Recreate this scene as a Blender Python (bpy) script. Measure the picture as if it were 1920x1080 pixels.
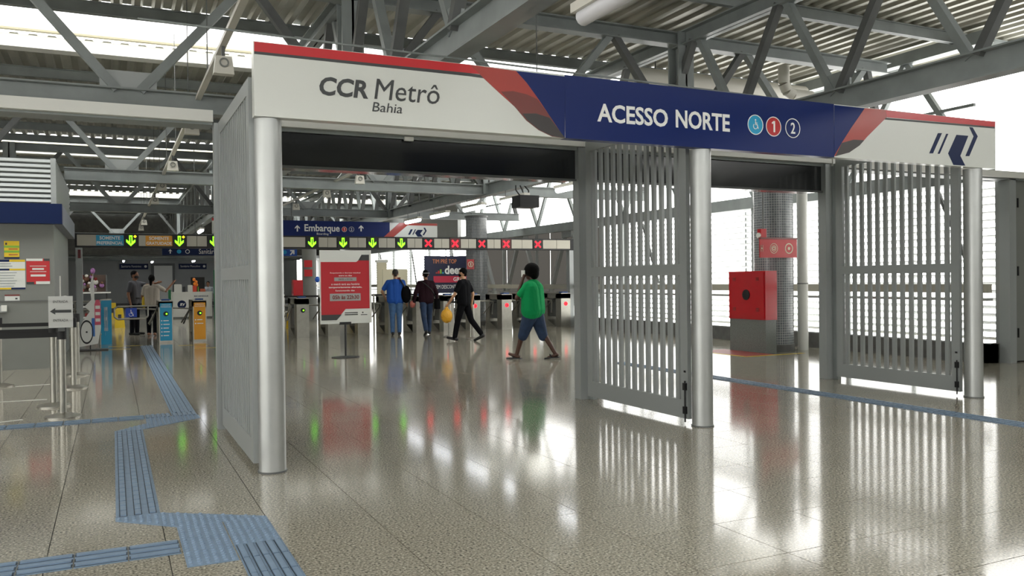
import bpy, bmesh, math, random
import numpy as np
from mathutils import Vector, Matrix
random.seed(7)
for o in list(bpy.data.objects): bpy.data.objects.remove(o)
scene = bpy.context.scene
COL = scene.collection
# ------------------------------------------------------------ camera
FPX, PIT, ROL, YAW, H = 1570.0, -.0093, -.0115, .4451, 1.42
c_, s_ = math.cos, math.sin
FW = Vector((s_(YAW)*c_(PIT), c_(YAW)*c_(PIT), s_(PIT)))
RT = Vector((c_(YAW), -s_(YAW), 0)); UP = RT.cross(FW)
R2 = RT*c_(ROL)+UP*s_(ROL); U2 = UP*c_(ROL)-RT*s_(ROL)
cam_d = bpy.data.cameras.new('camera'); cam = bpy.data.objects.new('camera', cam_d); COL.objects.link(cam)
cam_d.sensor_width = 36; cam_d.lens = FPX/1920*36; cam_d.clip_end = 500
cam.matrix_world = Matrix(((R2.x, U2.x, -FW.x, 0), (R2.y, U2.y, -FW.y, 0), (R2.z, U2.z, -FW.z, H), (0, 0, 0, 1)))
scene.camera = cam
# ------------------------------------------------------------ world: bright overcast sky
w = bpy.data.worlds.new('sky'); scene.world = w; w.use_nodes = True
bg = w.node_tree.nodes['Background']; bg.inputs[0].default_value = (1, .99, .95, 1); bg.inputs[1].default_value = 5.0
scene.view_settings.view_transform = 'Standard'; scene.view_settings.look = 'None'
scene.view_settings.exposure = 0.0; scene.view_settings.gamma = 1

# ------------------------------------------------------------ helpers
def ray(px, py): return FW+R2*((px-960)/FPX)+U2*((540-py)/FPX)
def fl(px, py, z=0):
    d = ray(px, py); t = (z-H)/d.z; return Vector((d.x*t, d.y*t, z))
def aty(px, py, Y):
    d = ray(px, py); t = Y/d.y; return Vector((d.x*t, Y, H+d.z*t))
def lin(h):
    h = h.lstrip('#'); o = []
    for i in (0, 2, 4):
        v = int(h[i:i+2], 16)/255; o.append(v/12.92 if v < .04045 else ((v+.055)/1.055)**2.4)
    return (*o, 1)
MATS = {}
def mat(name, col, rough=.5, metal=0, emit=0, noise=0, nscale=8, bump=0, spec=.5, coat=0):
    if name in MATS: return MATS[name]
    m = bpy.data.materials.new(name); m.use_nodes = True; nt = m.node_tree; b = nt.nodes['Principled BSDF']
    C = lin(col); b.inputs['Base Color'].default_value = C; b.inputs['Roughness'].default_value = rough
    b.inputs['Metallic'].default_value = metal; b.inputs['Specular IOR Level'].default_value = spec
    if coat: b.inputs['Coat Weight'].default_value = coat; b.inputs['Coat Roughness'].default_value = .08
    if emit: b.inputs['Emission Color'].default_value = C; b.inputs['Emission Strength'].default_value = emit
    if noise or bump:
        g = nt.nodes.new('ShaderNodeNewGeometry'); n = nt.nodes.new('ShaderNodeTexNoise')
        n.inputs['Scale'].default_value = nscale; n.inputs['Detail'].default_value = 4
        nt.links.new(g.outputs['Position'], n.inputs['Vector'])
        if noise:
            r = nt.nodes.new('ShaderNodeMapRange'); r.inputs['From Min'].default_value = .3; r.inputs['From Max'].default_value = .7
            r.inputs['To Min'].default_value = 1-noise; r.inputs['To Max'].default_value = 1+noise
            mx = nt.nodes.new('ShaderNodeMix'); mx.data_type = 'RGBA'; mx.blend_type = 'MULTIPLY'; mx.inputs['Factor'].default_value = 1
            mx.inputs[6].default_value = C
            nt.links.new(n.outputs['Fac'], r.inputs['Value']); nt.links.new(r.outputs['Result'], mx.inputs[7]); nt.links.new(mx.outputs[2], b.inputs['Base Color'])
        if bump:
            bp = nt.nodes.new('ShaderNodeBump'); bp.inputs['Strength'].default_value = bump; bp.inputs['Distance'].default_value = .02
            nt.links.new(n.outputs['Fac'], bp.inputs['Height']); nt.links.new(bp.outputs['Normal'], b.inputs['Normal'])
    MATS[name] = m; return m

class MB:
    def __init__(s): s.v = []; s.f = []
    def add(s, vs, fs):
        n = len(s.v); s.v += [tuple(v) for v in vs]; s.f += [tuple(i+n for i in f) for f in fs]; return s
    def box(s, x0, x1, y0, y1, z0, z1):
        return s.add([(x0,y0,z0),(x1,y0,z0),(x1,y1,z0),(x0,y1,z0),(x0,y0,z1),(x1,y0,z1),(x1,y1,z1),(x0,y1,z1)],
                     [(0,3,2,1),(4,5,6,7),(0,1,5,4),(1,2,6,5),(2,3,7,6),(3,0,4,7)])
    def bar(s, p0, p1, w, h, up=(0,0,1)):
        p0, p1 = Vector(p0), Vector(p1); d = (p1-p0).normalized(); up = Vector(up)
        if abs(d.dot(up)) > .98: up = Vector((0,1,0))
        r = d.cross(up).normalized()*w/2; u = r.normalized().cross(d)*h/2
        vs = [p0-r-u, p0+r-u, p0+r+u, p0-r+u, p1-r-u, p1+r-u, p1+r+u, p1-r+u]
        return s.add(vs, [(0,1,2,3)[::-1],(4,5,6,7),(0,1,5,4),(1,2,6,5),(2,3,7,6),(3,0,4,7)])
    def ibeam(s, p0, p1, w, h, t=.02):
        p0, p1 = Vector(p0), Vector(p1); d = (p1-p0).normalized(); up = Vector((0,0,1))
        if abs(d.z) > .95: up = Vector((0,1,0))
        u = d.cross(up).normalized().cross(d)
        s.bar(p0, p1, t, h, up); s.bar(p0+u*(h/2-t/2), p1+u*(h/2-t/2), w, t, up); s.bar(p0-u*(h/2-t/2), p1-u*(h/2-t/2), w, t, up); return s
    def cyl(s, p0, p1, r0, r1=None, n=16, cap=True):
        p0, p1 = Vector(p0), Vector(p1); r1 = r0 if r1 is None else r1; d = (p1-p0).normalized()
        a = d.orthogonal().normalized(); b = d.cross(a); vs = []
        for p, r in ((p0, r0), (p1, r1)):
            for k in range(n):
                t = 2*math.pi*k/n; vs.append(p+a*(r*math.cos(t))+b*(r*math.sin(t)))
        fs = [(k, (k+1) % n, n+(k+1) % n, n+k) for k in range(n)]
        if cap: fs += [tuple(range(n))[::-1], tuple(range(n, 2*n))]
        return s.add(vs, fs)
    def tube(s, pts, r, n=8):
        for a, b in zip(pts[:-1], pts[1:]): s.cyl(a, b, r, r, n)
        return s
    def lathe(s, c, prof, n=24):
        vs = []; fs = []
        for r, z in prof:
            for k in range(n):
                t = 2*math.pi*k/n; vs.append((c[0]+r*math.cos(t), c[1]+r*math.sin(t), c[2]+z))
        for j in range(len(prof)-1):
            for k in range(n): fs.append((j*n+k, j*n+(k+1) % n, (j+1)*n+(k+1) % n, (j+1)*n+k))
        fs += [tuple(range(n))[::-1], tuple(range((len(prof)-1)*n, len(prof)*n))]
        return s.add(vs, fs)
    def ell(s, c, rx, ry, rz, n=16, m=10):
        vs = []; fs = []
        for j in range(1, m):
            ph = math.pi*j/m
            for k in range(n):
                t = 2*math.pi*k/n; vs.append((c[0]+rx*math.sin(ph)*math.cos(t), c[1]+ry*math.sin(ph)*math.sin(t), c[2]+rz*math.cos(ph)))
        top = len(vs); vs.append((c[0], c[1], c[2]+rz)); vs.append((c[0], c[1], c[2]-rz))
        for j in range(m-2):
            for k in range(n): fs.append((j*n+k, (j+1)*n+k, (j+1)*n+(k+1) % n, j*n+(k+1) % n))
        for k in range(n): fs.append((k, (k+1) % n, top)); fs.append(((m-2)*n+(k+1) % n, (m-2)*n+k, top+1))
        return s.add(vs, fs)
    def poly(s, pts, y, t):           # outline in (x,z), facing -Y at y, thickness t behind
        n = len(pts); ar = sum(pts[i][0]*pts[(i+1) % n][1]-pts[(i+1) % n][0]*pts[i][1] for i in range(n))
        if ar < 0: pts = pts[::-1]
        vs = [(p[0], y, p[1]) for p in pts]+[(p[0], y+t, p[1]) for p in pts]
        fs = [tuple(range(n)), tuple(range(n, 2*n))[::-1]]+[(i, i+n, (i+1) % n+n, (i+1) % n) for i in range(n)]
        return s.add(vs, fs)
    def disc(s, x, z, r, y, t, n=28): return s.poly([(x+r*math.cos(2*math.pi*k/n), z+r*math.sin(2*math.pi*k/n)) for k in range(n)], y, t)
    def ring(s, x, z, r0, r1, y, t, n=28, a0=0, a1=2*math.pi):
        for k in range(n):
            a, b = a0+(a1-a0)*k/n, a0+(a1-a0)*(k+1)/n
            s.poly([(x+r0*math.cos(a), z+r0*math.sin(a)), (x+r1*math.cos(a), z+r1*math.sin(a)), (x+r1*math.cos(b), z+r1*math.sin(b)), (x+r0*math.cos(b), z+r0*math.sin(b))], y, t)
        return s
    def build(s, name, m, parent=None, smooth=False, local=False):
        off = Vector((0,0,0)) if (parent is None or local) else worldloc(parent)
        me = bpy.data.meshes.new(name); me.from_pydata([(v[0]-off.x, v[1]-off.y, v[2]-off.z) for v in s.v], [], s.f); me.update()
        if smooth:
            for p in me.polygons: p.use_smooth = True
            try: me.set_sharp_from_angle(angle=.7)
            except Exception: pass
        me.materials.append(m); o = bpy.data.objects.new(name, me); COL.objects.link(o)
        if parent: o.parent = parent
        return o
def worldloc(o):
    l = Vector(o.location)
    while o.parent: o = o.parent; l += Vector(o.location)
    return l
def tag(o, label, cat, group=None):
    o['label'] = label; o['category'] = cat
    if group: o['group'] = group
    return o
def thing(name, label, cat, loc, rz=0, group=None):
    o = bpy.data.objects.new(name, None); COL.objects.link(o); o.location = loc; o.rotation_euler = (0,0,rz); o.empty_display_size = .1
    return tag(o, label, cat, group)
def struct(name, label=None):
    o = bpy.data.objects.new(name, None); COL.objects.link(o); o['kind'] = 'structure'
    if label: o['label'] = label; o['category'] = name.split('_')[0]
    return o
def text(parent, s, m, x0, x1, z0, z1, y, name='lettering', bold=0, shear=0, t=.004, local=False):
    cu = bpy.data.curves.new('t', 'FONT'); cu.body = s; cu.extrude = .5; cu.offset = bold; cu.shear = shear; cu.resolution_u = 3
    ob = bpy.data.objects.new('t', cu); me = bpy.data.meshes.new_from_object(ob)
    bpy.data.objects.remove(ob); bpy.data.curves.remove(cu)
    xs = [v.co.x for v in me.vertices]; ys = [v.co.y for v in me.vertices]
    if not xs: return None
    ax, bx, ay, by = min(xs), max(xs), min(ys), max(ys); off = Vector((0,0,0)) if local else worldloc(parent)
    for v in me.vertices:
        X = x0+(v.co.x-ax)/(bx-ax)*(x1-x0); Z = z0+(v.co.y-ay)/(by-ay)*(z1-z0); Y = y-(t if v.co.z > 0 else 0)
        v.co = Vector((X, Y, Z))-off
    me.name = name; me.materials.clear(); me.materials.append(m)
    o = bpy.data.objects.new(name, me); COL.objects.link(o); o.parent = parent; return o
def one(parent, x, z, h, y, m): MB().poly([(x+.16*h, z-.5*h), (x+.16*h, z+.5*h), (x-.02*h, z+.5*h), (x-.22*h, z+.33*h), (x-.16*h, z+.22*h), (x-.02*h, z+.3*h), (x-.02*h, z-.5*h)], y-.003, .003).build('numeral', m, parent)
def ptext(parent, s, m, pl, pr_, pbase, ptop, Y, **k):  # pixel-measured lettering on the plane Y
    a = aty(pl, pbase, Y); b = aty(pr_, pbase, Y); mid = (pl+pr_)/2
    return text(parent, s, m, a.x, b.x, aty(mid, pbase, Y).z, aty(mid, ptop, Y).z, Y, **k)
def xz(pts, Y): return [(aty(x, y, Y).x, aty(x, y, Y).z) for x, y in pts]

# ------------------------------------------------------------ materials
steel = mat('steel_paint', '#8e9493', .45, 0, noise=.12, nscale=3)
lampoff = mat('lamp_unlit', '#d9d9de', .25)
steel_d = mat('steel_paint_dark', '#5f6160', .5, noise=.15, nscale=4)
alu = mat('aluminium', '#b4b6b4', .38, .75, noise=.04, nscale=5)
alu_p = mat('aluminium_painted', '#a3a7a6', .42, .35)
stain = mat('stainless', '#a09e95', .3, .85, noise=.06, nscale=12)
white = mat('white_paint', '#dcdcd6', .4)
sign_w = mat('sign_white', '#d2d4ce', .3, coat=.1)
sign_b = mat('sign_blue', '#0a2260', .32, spec=.22)
sign_r = mat('sign_red', '#c01a22', .3, coat=.1)
rib1 = mat('ribbon_red', '#a33226', .3, coat=.1); rib2 = mat('ribbon_dark_red', '#702a22', .3, coat=.1); rib3 = mat('ribbon_black', '#2b2422', .3, coat=.1)
ink = mat('dark_ink', '#3a3c3d', .5); txt_w = mat('white_lettering', '#eeeeea', .4); navy = mat('navy', '#0f2048', .45, spec=.2)
black = mat('black', '#121214', .5); rubber = mat('black_rubber', '#1b1b1c', .7)
shutter_m = mat('shutter_dark', '#1d2022', .18, coat=.3)
cyan = mat('cyan', '#1f9cc8', .35); red = mat('red', '#b81c22', .35); redg = mat('red_gloss', '#b3101d', .25, coat=.4); orange = mat('orange', '#e09a1f', .4)
yellow = mat('yellow', '#d8b820', .45); green = mat('green', '#1d6b42', .45); greyw = mat('grey_wall', '#9b9d9b', .6, noise=.04, nscale=2)
greyp = mat('grey_panel', '#787a75', .5, noise=.03, nscale=3); concrete = mat('concrete_dark', '#5a5a57', .7, noise=.2, nscale=6)
granite = mat('granite_plinth', '#6d716d', .35, noise=.25, nscale=60)
led_g = mat('led_green', '#7dff1e', .5, emit=3.0); led_r = mat('led_red', '#ff1a2c', .5, emit=2.2); led_y = mat('led_yellow', '#ffd11e', .5, emit=2.5)
led_dim = mat('led_red_field', '#5e0c12', .4); tube_e = mat('lamp_tube', '#f4f8ff', .5, emit=9)
tac = mat('tactile_blue', '#74899f', .5, noise=.08, nscale=14)
beige = mat('beige_plate', '#a9a598', .35, .3); cream = mat('cream', '#d6cfb4', .5)
pvc = mat('pvc', '#cfccc2', .4)
def granite_floor():
    m = bpy.data.materials.new('polished_granite'); m.use_nodes = True; nt = m.node_tree; b = nt.nodes['Principled BSDF']; L = nt.links.new
    g = nt.nodes.new('ShaderNodeNewGeometry'); oi = nt.nodes.new('ShaderNodeObjectInfo')
    n1 = nt.nodes.new('ShaderNodeTexNoise'); n1.inputs['Scale'].default_value = 75; n1.inputs['Detail'].default_value = 3; L(g.outputs['Position'], n1.inputs['Vector'])
    cr = nt.nodes.new('ShaderNodeValToRGB'); e = cr.color_ramp.elements
    e[0].position = .32; e[0].color = lin('#3f3d37'); e[1].position = .68; e[1].color = lin('#cfc8b6')
    x = e.new(.43); x.color = lin('#8d887a'); x = e.new(.57); x.color = lin('#a39d8e')
    L(n1.outputs['Fac'], cr.inputs['Fac'])
    n2 = nt.nodes.new('ShaderNodeTexNoise'); n2.inputs['Scale'].default_value = .6; L(g.outputs['Position'], n2.inputs['Vector'])
    ad = nt.nodes.new('ShaderNodeMath'); ad.operation = 'ADD'; L(n2.outputs['Fac'], ad.inputs[0])
    ml = nt.nodes.new('ShaderNodeMath'); ml.operation = 'MULTIPLY'; ml.inputs[1].default_value = .22; L(oi.outputs['Random'], ml.inputs[0]); L(ml.outputs[0], ad.inputs[1])
    mr = nt.nodes.new('ShaderNodeMapRange'); mr.inputs['From Min'].default_value = .3; mr.inputs['From Max'].default_value = .9; mr.inputs['To Min'].default_value = .9; mr.inputs['To Max'].default_value = 1.08
    L(ad.outputs[0], mr.inputs['Value'])
    mx = nt.nodes.new('ShaderNodeMix'); mx.data_type = 'RGBA'; mx.blend_type = 'MULTIPLY'; mx.inputs['Factor'].default_value = 1
    L(cr.outputs['Color'], mx.inputs[6]); L(mr.outputs['Result'], mx.inputs[7]); L(mx.outputs[2], b.inputs['Base Color'])
    b.inputs['Roughness'].default_value = .1; b.inputs['Specular IOR Level'].default_value = .6
    return m
floor_m = granite_floor()
def mosaic():
    m = bpy.data.materials.new('grey_mosaic'); m.use_nodes = True; nt = m.node_tree; b = nt.nodes['Principled BSDF']; L = nt.links.new
    tc = nt.nodes.new('ShaderNodeTexCoord'); sp = nt.nodes.new('ShaderNodeSeparateXYZ'); L(tc.outputs['Object'], sp.inputs[0])
    at = nt.nodes.new('ShaderNodeMath'); at.operation = 'ARCTAN2'; L(sp.outputs['Y'], at.inputs[0]); L(sp.outputs['X'], at.inputs[1])
    mu = nt.nodes.new('ShaderNodeMath'); mu.operation = 'MULTIPLY'; mu.inputs[1].default_value = 50/6.2832; L(at.outputs[0], mu.inputs[0])
    mz = nt.nodes.new('ShaderNodeMath'); mz.operation = 'MULTIPLY'; mz.inputs[1].default_value = 1/.047; L(sp.outputs['Z'], mz.inputs[0])
    cb = nt.nodes.new('ShaderNodeCombineXYZ'); L(mu.outputs[0], cb.inputs[0]); L(mz.outputs[0], cb.inputs[1])
    br = nt.nodes.new('ShaderNodeTexBrick'); br.offset = 0; br.inputs['Scale'].default_value = 1; br.inputs['Brick Width'].default_value = 1; br.inputs['Row Height'].default_value = 1
    br.inputs['Mortar Size'].default_value = .09; br.inputs['Color1'].default_value = lin('#585c61'); br.inputs['Color2'].default_value = lin('#6b7075'); br.inputs['Mortar'].default_value = lin('#a9aba8')
    L(cb.outputs[0], br.inputs['Vector']); L(br.outputs['Color'], b.inputs['Base Color']); b.inputs['Roughness'].default_value = .25
    return m
mos = mosaic()
def pane_mat(name, tr, col):
    m = bpy.data.materials.new(name); m.use_nodes = True; nt = m.node_tree; nt.nodes.clear(); o = nt.nodes.new('ShaderNodeOutputMaterial')
    a = nt.nodes.new('ShaderNodeBsdfTransparent'); b = nt.nodes.new('ShaderNodeBsdfTranslucent'); b.inputs[0].default_value = lin(col); mx = nt.nodes.new('ShaderNodeMixShader'); mx.inputs[0].default_value = 1-tr
    nt.links.new(a.outputs[0], mx.inputs[1]); nt.links.new(b.outputs[0], mx.inputs[2]); nt.links.new(mx.outputs[0], o.inputs[0]); return m
skyl = pane_mat('skylight_sheet', .6, '#f4f6f6'); mesh_m = pane_mat('perforated_screen', .05, '#5c5a57'); glass_m = pane_mat('facade_glass', .9, '#e8f2f2')

# ============================================================ SETTING
# floor: slab + granite tiles, 0.575 m
floor = struct('floor')
MB().box(-12, 14.2, -9, 60, -.2, -.012).build('slab', concrete, floor)
TS = .575; G = .0025
tile_me = None; cand = []
for i in range(-8, 24):
    for j in range(-10, 92):
        x0 = .245+TS*i; y0 = 7.3+TS*(j-12)
        if x0 < -4.5 or x0+TS > 14.2 or y0 < -1.5 or y0 > 59: continue
        cx, cy = x0+TS/2, y0+TS/2; d = Vector((cx, cy, -H)); z = d.dot(FW)
        px = 960+FPX*d.dot(R2)/z if z > .5 else -9999; py = 540-FPX*d.dot(U2)/z if z > .5 else 9999
        vis = z > .5 and -120 < px < 2040 and py < 1230
        cand.append((0 if vis else 1, d.length, x0, y0))
cand.sort()
m0 = MB().box(G, TS-G, G, TS-G, -.02, 0)
for k, (a, b, x0, y0) in enumerate(cand[:300]):
    if k == 0:
        t = m0.build('tile', floor_m, floor, local=True); tile_me = t.data
    else:
        t = bpy.data.objects.new('tile', tile_me); COL.objects.link(t); t.parent = floor
    t.location = (x0, y0, 0)
r = MB()
for a, b, x0, y0 in cand[300:]: r.box(x0+G, x0+TS-G, y0+G, y0+TS-G, -.02, 0)
o = r.build('tile_field', floor_m, floor); o['kind'] = 'stuff'
MB().box(-12, -4.5, -9, 60, -.02, 0).build('floor_margin', floor_m, floor)

# roof: corrugated sheets with skylight strips between, purlins below
ceil = struct('ceiling')
sheet_m = mat('corrugated_sheet', '#a9a79b', .42, .35, noise=.12, nscale=1.5)
def corr(x0, x1, y0, y1, z, pitch=.27, amp=.045):
    m = MB(); xs = []; x = x0
    while x < x1:
        for fx, fz in ((0, 0), (.30, 0), (.45, 1), (.85, 1)): xs.append((x+fx*pitch, z+fz*amp))
        x += pitch
    n = len(xs); vs = [(a, y0, b) for a, b in xs]+[(a, y1, b) for a, b in xs]+[(a, y0, b+.006) for a, b in xs]+[(a, y1, b+.006) for a, b in xs]
    fs = []
    for i in range(n-1): fs += [(i, n+i, n+i+1, i+1), (2*n+i, 2*n+i+1, 3*n+i+1, 3*n+i), (i, i+1, 2*n+i+1, 2*n+i), (n+i, 3*n+i, 3*n+i+1, n+i+1)]
    return m.add(vs, fs)
ZR = 5.45
for k in range(-1, 4):
    y0 = 3.3+12.3*k; y1 = y0+10.1
    corr(-11, 14.8, y0, y1, ZR).build('roof_sheet', sheet_m, ceil)
    corr(-11, 14.8, y1, y1+2.2, ZR+.16).build('skylight_sheet', skyl, ceil)
    for yy in (y0+.12, y0+2.1, y0+4.1, y0+6.1, y0+8.1, y1-.1):
        MB().ibeam((-11, yy, ZR-.1), (14.8, yy, ZR-.1), .1, .18, .012).build('purlin', steel, ceil)
    MB().box(-11, 14.8, y1+2.02, y1+2.3, ZR-.22, ZR-.02).build('gutter', white, ceil)
    MB().cyl((-11, y1+1.95, ZR+.06), (14.8, y1+1.95, ZR+.06), .05, n=10).build('gutter_pipe', cream, ceil)

# back wall, left wall, wall behind
wb = struct('wall_back'); MB().box(-12, 11.4, 58, 58.3, 0, 5.4).build('wall_panel', greyw, wb)
MB().box(-12, 11.4, 57.96, 58, 0, .25).build('skirting', concrete, wb)
MB().box(2.25, 3.63, 57.9, 58, 0, 2.75).build('door_frame', steel_d, wb); MB().box(2.4, 3.48, 57.86, 57.9, 0, 2.6).build('door_leaf', white, wb)
wl = struct('wall_left'); MB().box(-12.2, -12, 12, 60, 0, 5.4).build('wall_panel', greyw, wl); MB().box(-12.2, -12, -9, 12, 0, 1.0).build('parapet', greyw, wl); MB().box(-12.2, -12, -9, 12, 3.4, 5.4).build('upper_panel', greyw, wl)  # unseen from the camera; the opening is shaped to light the gate leaves
MB().box(-12, 12.5, 50.5, 58, 3.05, 3.2).build('low_ceiling', greyw, wb); MB().box(-12, 12.5, 50.4, 50.5, 3.05, 5.3).build('bulkhead', concrete, wb)
for yy in (51.2, 53, 55, 57): MB().cyl((-11, yy, 2.95), (11, yy, 2.95), .06, n=10).build('service_pipe', steel, wb)
wf = struct('wall_front'); MB().box(-12, 14.2, -9.3, -9, 0, 3.3).build('wall_panel', greyw, wf)  # unseen wall, its height set to limit light on the sign

# right facade (X = 12.65): curb, rail, posts, louvre slats outside, header, upper lattice
wr = struct('wall_right'); FX = 12.65
MB().box(FX, FX+.25, 8.82, 58, 0, .3).build('curb', concrete, wr)
MB().box(FX-.02, FX+.1, 8.82, 58, 1.13, 1.27).build('mid_rail', mat('rail_beige', '#a5a294', .45), wr)
MB().box(FX-.05, FX+.2, 8.82, 58, 2.93, 3.18).build('header_beam', steel, wr)
MB().box(FX-.05, FX+.12, 8.82, 58, 1.0, 1.04).build('hand_rail', alu, wr)
y = 9.1
while y < 46:
    MB().box(FX+.02, FX+.1, y-.03, y+.03, .3, 2.93).build('mullion', alu_p, wr); y += 2.6
slat_m = mat('louvre_white', '#e6e8e8', .5)
MB().box(14.0, 14.2, -9, 8.65, 0, 4.5).build('solid_panel', greyw, wr); MB().box(FX+.1, FX+.3, 46, 58, 0, 5.4).build('solid_panel', greyw, wr); MB().box(FX+.1, FX+.25, 31.8, 46, 3.2, 5.4).build('upper_panel', greyw, wr)  # solid panels added to cut the daylight; the nearest stands out of view
MB().box(FX, 14.1, 8.82, 9.0, 0, .3).build('curb_return', concrete, wr); MB().box(13.1, 14.1, 8.82, 9.0, .3, 3.0).build('return_panel', greyw, wr)
bays = [(8.85, 12.6), (12.6, 17.8), (17.8, 21.2), (32, 37.2), (37.2, 42.4), (42.4, 46)]
for y0, y1 in bays:
    z = .36
    while z < 3.0:
        MB().bar((FX+.55, y0+.02, z), (FX+.55, y1-.02, z), .11, .012, (.45, 0, 1)).build('louvre_slat', slat_m, wr); z += .13
    for yy in (y0, (y0+y1)/2): MB().box(FX+.62, FX+.67, yy-.03, yy+.03, .2, 3.1).build('louvre_post', alu_p, wr)
    MB().bar((FX+.3, y0+.4, 1.3), (FX+.3, y0+1.1, 2.9), .05, .05).build('stay_rod', steel_d, wr)
for y0, y1 in ((21.3, 24.6), (24.6, 28), (28, 31.8)):
    MB().box(FX+.5, FX+.52, y0+.03, y1-.03, .6, 3.2).build('perforated_screen', mesh_m, wr)
    ym = (y0+y1)/2
    for s in (-1, 1): MB().bar((FX+.3, ym+s*1.3, .9), (FX+.3, ym+s*.15, 3.0), .12, .1).build('brace', alu_p, wr)
    MB().box(FX+.2, FX+.4, ym-.3, ym+.3, 2.75, 3.05).build('gusset', alu_p, wr)
y = 9.1
while y < 29:      # lattice above the header
    for a, b in ((0, 1.3), (2.6, 1.3)): MB().bar((FX+.1, y+a, 3.18), (FX+.1, y+b, 5.2), .09, .09).build('lattice_diagonal', steel, wr)
    MB().bar((FX+.1, y, 4.2), (FX+.1, y+2.6, 4.2), .05, .05).build('lattice_rail', steel, wr); y += 2.6
MB().box(FX, FX+.2, 8.82, 58, 5.15, 5.35).build('top_beam', steel, wr)
MB().box(FX+.05, FX+.07, 8.82, 58, .3, 1.0).build('guard_glass', glass_m, wr)

# ============================================================ STEELWORK OVERHEAD
ZB, ZT = 3.55, 5.1
def girder(X, label, apex, y0=-6, y1=50):
    g = thing('truss_girder', label, 'truss', (X, y0, ZB))
    MB().ibeam((X, y0, ZB), (X, y1, ZB), .2, .28).build('bottom_chord', steel, g)
    MB().ibeam((X, y0, ZT), (X, y1, ZT), .2, .22).build('top_chord', steel, g)
    y = apex-1.8*4; k = 0
    while y < 49:
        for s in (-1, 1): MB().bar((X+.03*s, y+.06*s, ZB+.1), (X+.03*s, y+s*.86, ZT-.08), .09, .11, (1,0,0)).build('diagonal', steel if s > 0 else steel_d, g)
        if k % 2 == 0: MB().box(X-.015, X+.015, y-.2, y+.2, ZB+.12, ZB+.34).build('gusset', steel, g)
        y += 1.8; k += 1
    return g
girder(2.8, 'long grey steel truss girder crossing above the left half of the portal sign', 7.0)
girder(8.0, 'long grey steel truss girder crossing above the right end of the portal sign', 7.5)
def xtruss(Y, label, xa=-7.5):
    g = thing('cross_truss', label, 'truss', (-2.4, Y, ZB))
    MB().ibeam((xa, Y, ZB), (12.5, Y, ZB), .2, .24).build('bottom_chord', steel, g); MB().ibeam((xa, Y, ZT), (12.5, Y, ZT), .2, .2).build('top_chord', steel, g)
    for cx in (-5.1, .2, 5.4, 10.6):
        if cx < xa: continue
        for s in (-1, 1):
            if cx+s*2.45 < xa-1.8: continue
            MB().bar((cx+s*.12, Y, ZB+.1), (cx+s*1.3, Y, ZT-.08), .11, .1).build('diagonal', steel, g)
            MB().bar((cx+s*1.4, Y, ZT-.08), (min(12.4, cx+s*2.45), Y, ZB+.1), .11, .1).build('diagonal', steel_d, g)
        MB().box(cx-.3, cx+.3, Y-.02, Y+.02, ZB+.1, ZB+.32).build('gusset', alu_p, g)
    for X in (-2.4, 2.8, 8.0):
        if X > xa: MB().ibeam((X, Y, ZB-.1), (X, Y, ZT+.1), .28, .28, .03).build('post', steel, g)
    return g
xtruss(10.6, 'grey cross truss with V braces just behind the entrance portal')
xtruss(18.1, 'grey cross truss in the middle distance above the red notice stand', -.8)
xtruss(25.6, 'grey cross truss above the turnstile row')
for i, (X, Y0, Y1, z, lab) in enumerate(((.95, 4, 34, 3.62, 'thin conduit carrying the left row of emergency lights'), (4.4, 8, 34, 3.62, 'thin conduit carrying the middle row of emergency lights'))):
    c = thing('conduit', lab, 'conduit', (X, Y0, z)); MB().box(X-.03, X+.03, Y0, Y1, z-.02, z+.02).build('tray', pvc, c)
    yy = Y0+.5
    while yy < Y1: MB().cyl((X, yy, z), (X, yy, ZR), .006, n=6).build('hanger', steel_d, c); yy += 2.5
xtruss(40.6, 'grey cross truss far back above the service counter')
def ebox(X, Y, lab):
    t = thing('emergency_light', lab, 'light', (X, Y, 3.3), group='white emergency light boxes hung from conduits')
    m = MB(); m.poly([(X-.09, 3.34), (X+.09, 3.34), (X+.07, 3.5), (X-.07, 3.5)], Y-.05, .1); m.build('housing', pvc, t)
    MB().ring(X, 3.44, .03, .043, Y-.065, .02, 20).build('ring', greyp, t); MB().box(X-.015, X+.015, Y-.01, Y+.02, 3.5, 3.62).build('bracket', steel_d, t)
for k, Y in enumerate((8.1, 11.5, 15.3, 18.6, 21.8, 29.5, 32.6)):
    ebox(.95, Y, 'white emergency light box, number %s from the front in the left row' % ('one two three four five six seven'.split()[k]))
for k, Y in enumerate((16.1, 18.9, 22.4)):
    ebox(4.4, Y, '%s white emergency light box seen through the portal' % ('nearest', 'middle', 'farthest')[k])
def lamp(X, Y, z, lab, L=1.25, lit=True, zh=None):
    t = thing('fluorescent_lamp', lab, 'lamp', (X, Y, z), group='fluorescent lamps along the girders')
    MB().box(X-.07, X+.07, Y-L/2, Y+L/2, z+.03, z+.09).build('housing', pvc, t)
    m = MB(); m.cyl((X, Y-L/2+.04, z), (X, Y+L/2-.04, z), .055, n=12); m.build('tube', tube_e if lit else lampoff, t, True)
    for s in (-1, 1): MB().cyl((X, Y+s*L*.35, z+.09), (X, Y+s*L*.35, zh or ZB-.14), .008, n=6).build('hanger', steel_d, t)
for k, Y in enumerate((13.85, 16.4, 18.65, 21.0, 23.2)):
    lamp(7.9, Y, 3.17, '%s lit fluorescent lamp in the row receding under the right girder' % ('nearest', 'second', 'third', 'fourth', 'farthest')[k])
lamp(2.75, 3.95, 3.1, 'large unlit fluorescent lamp near the top edge above the blue sign', 1.5, False)
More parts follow.
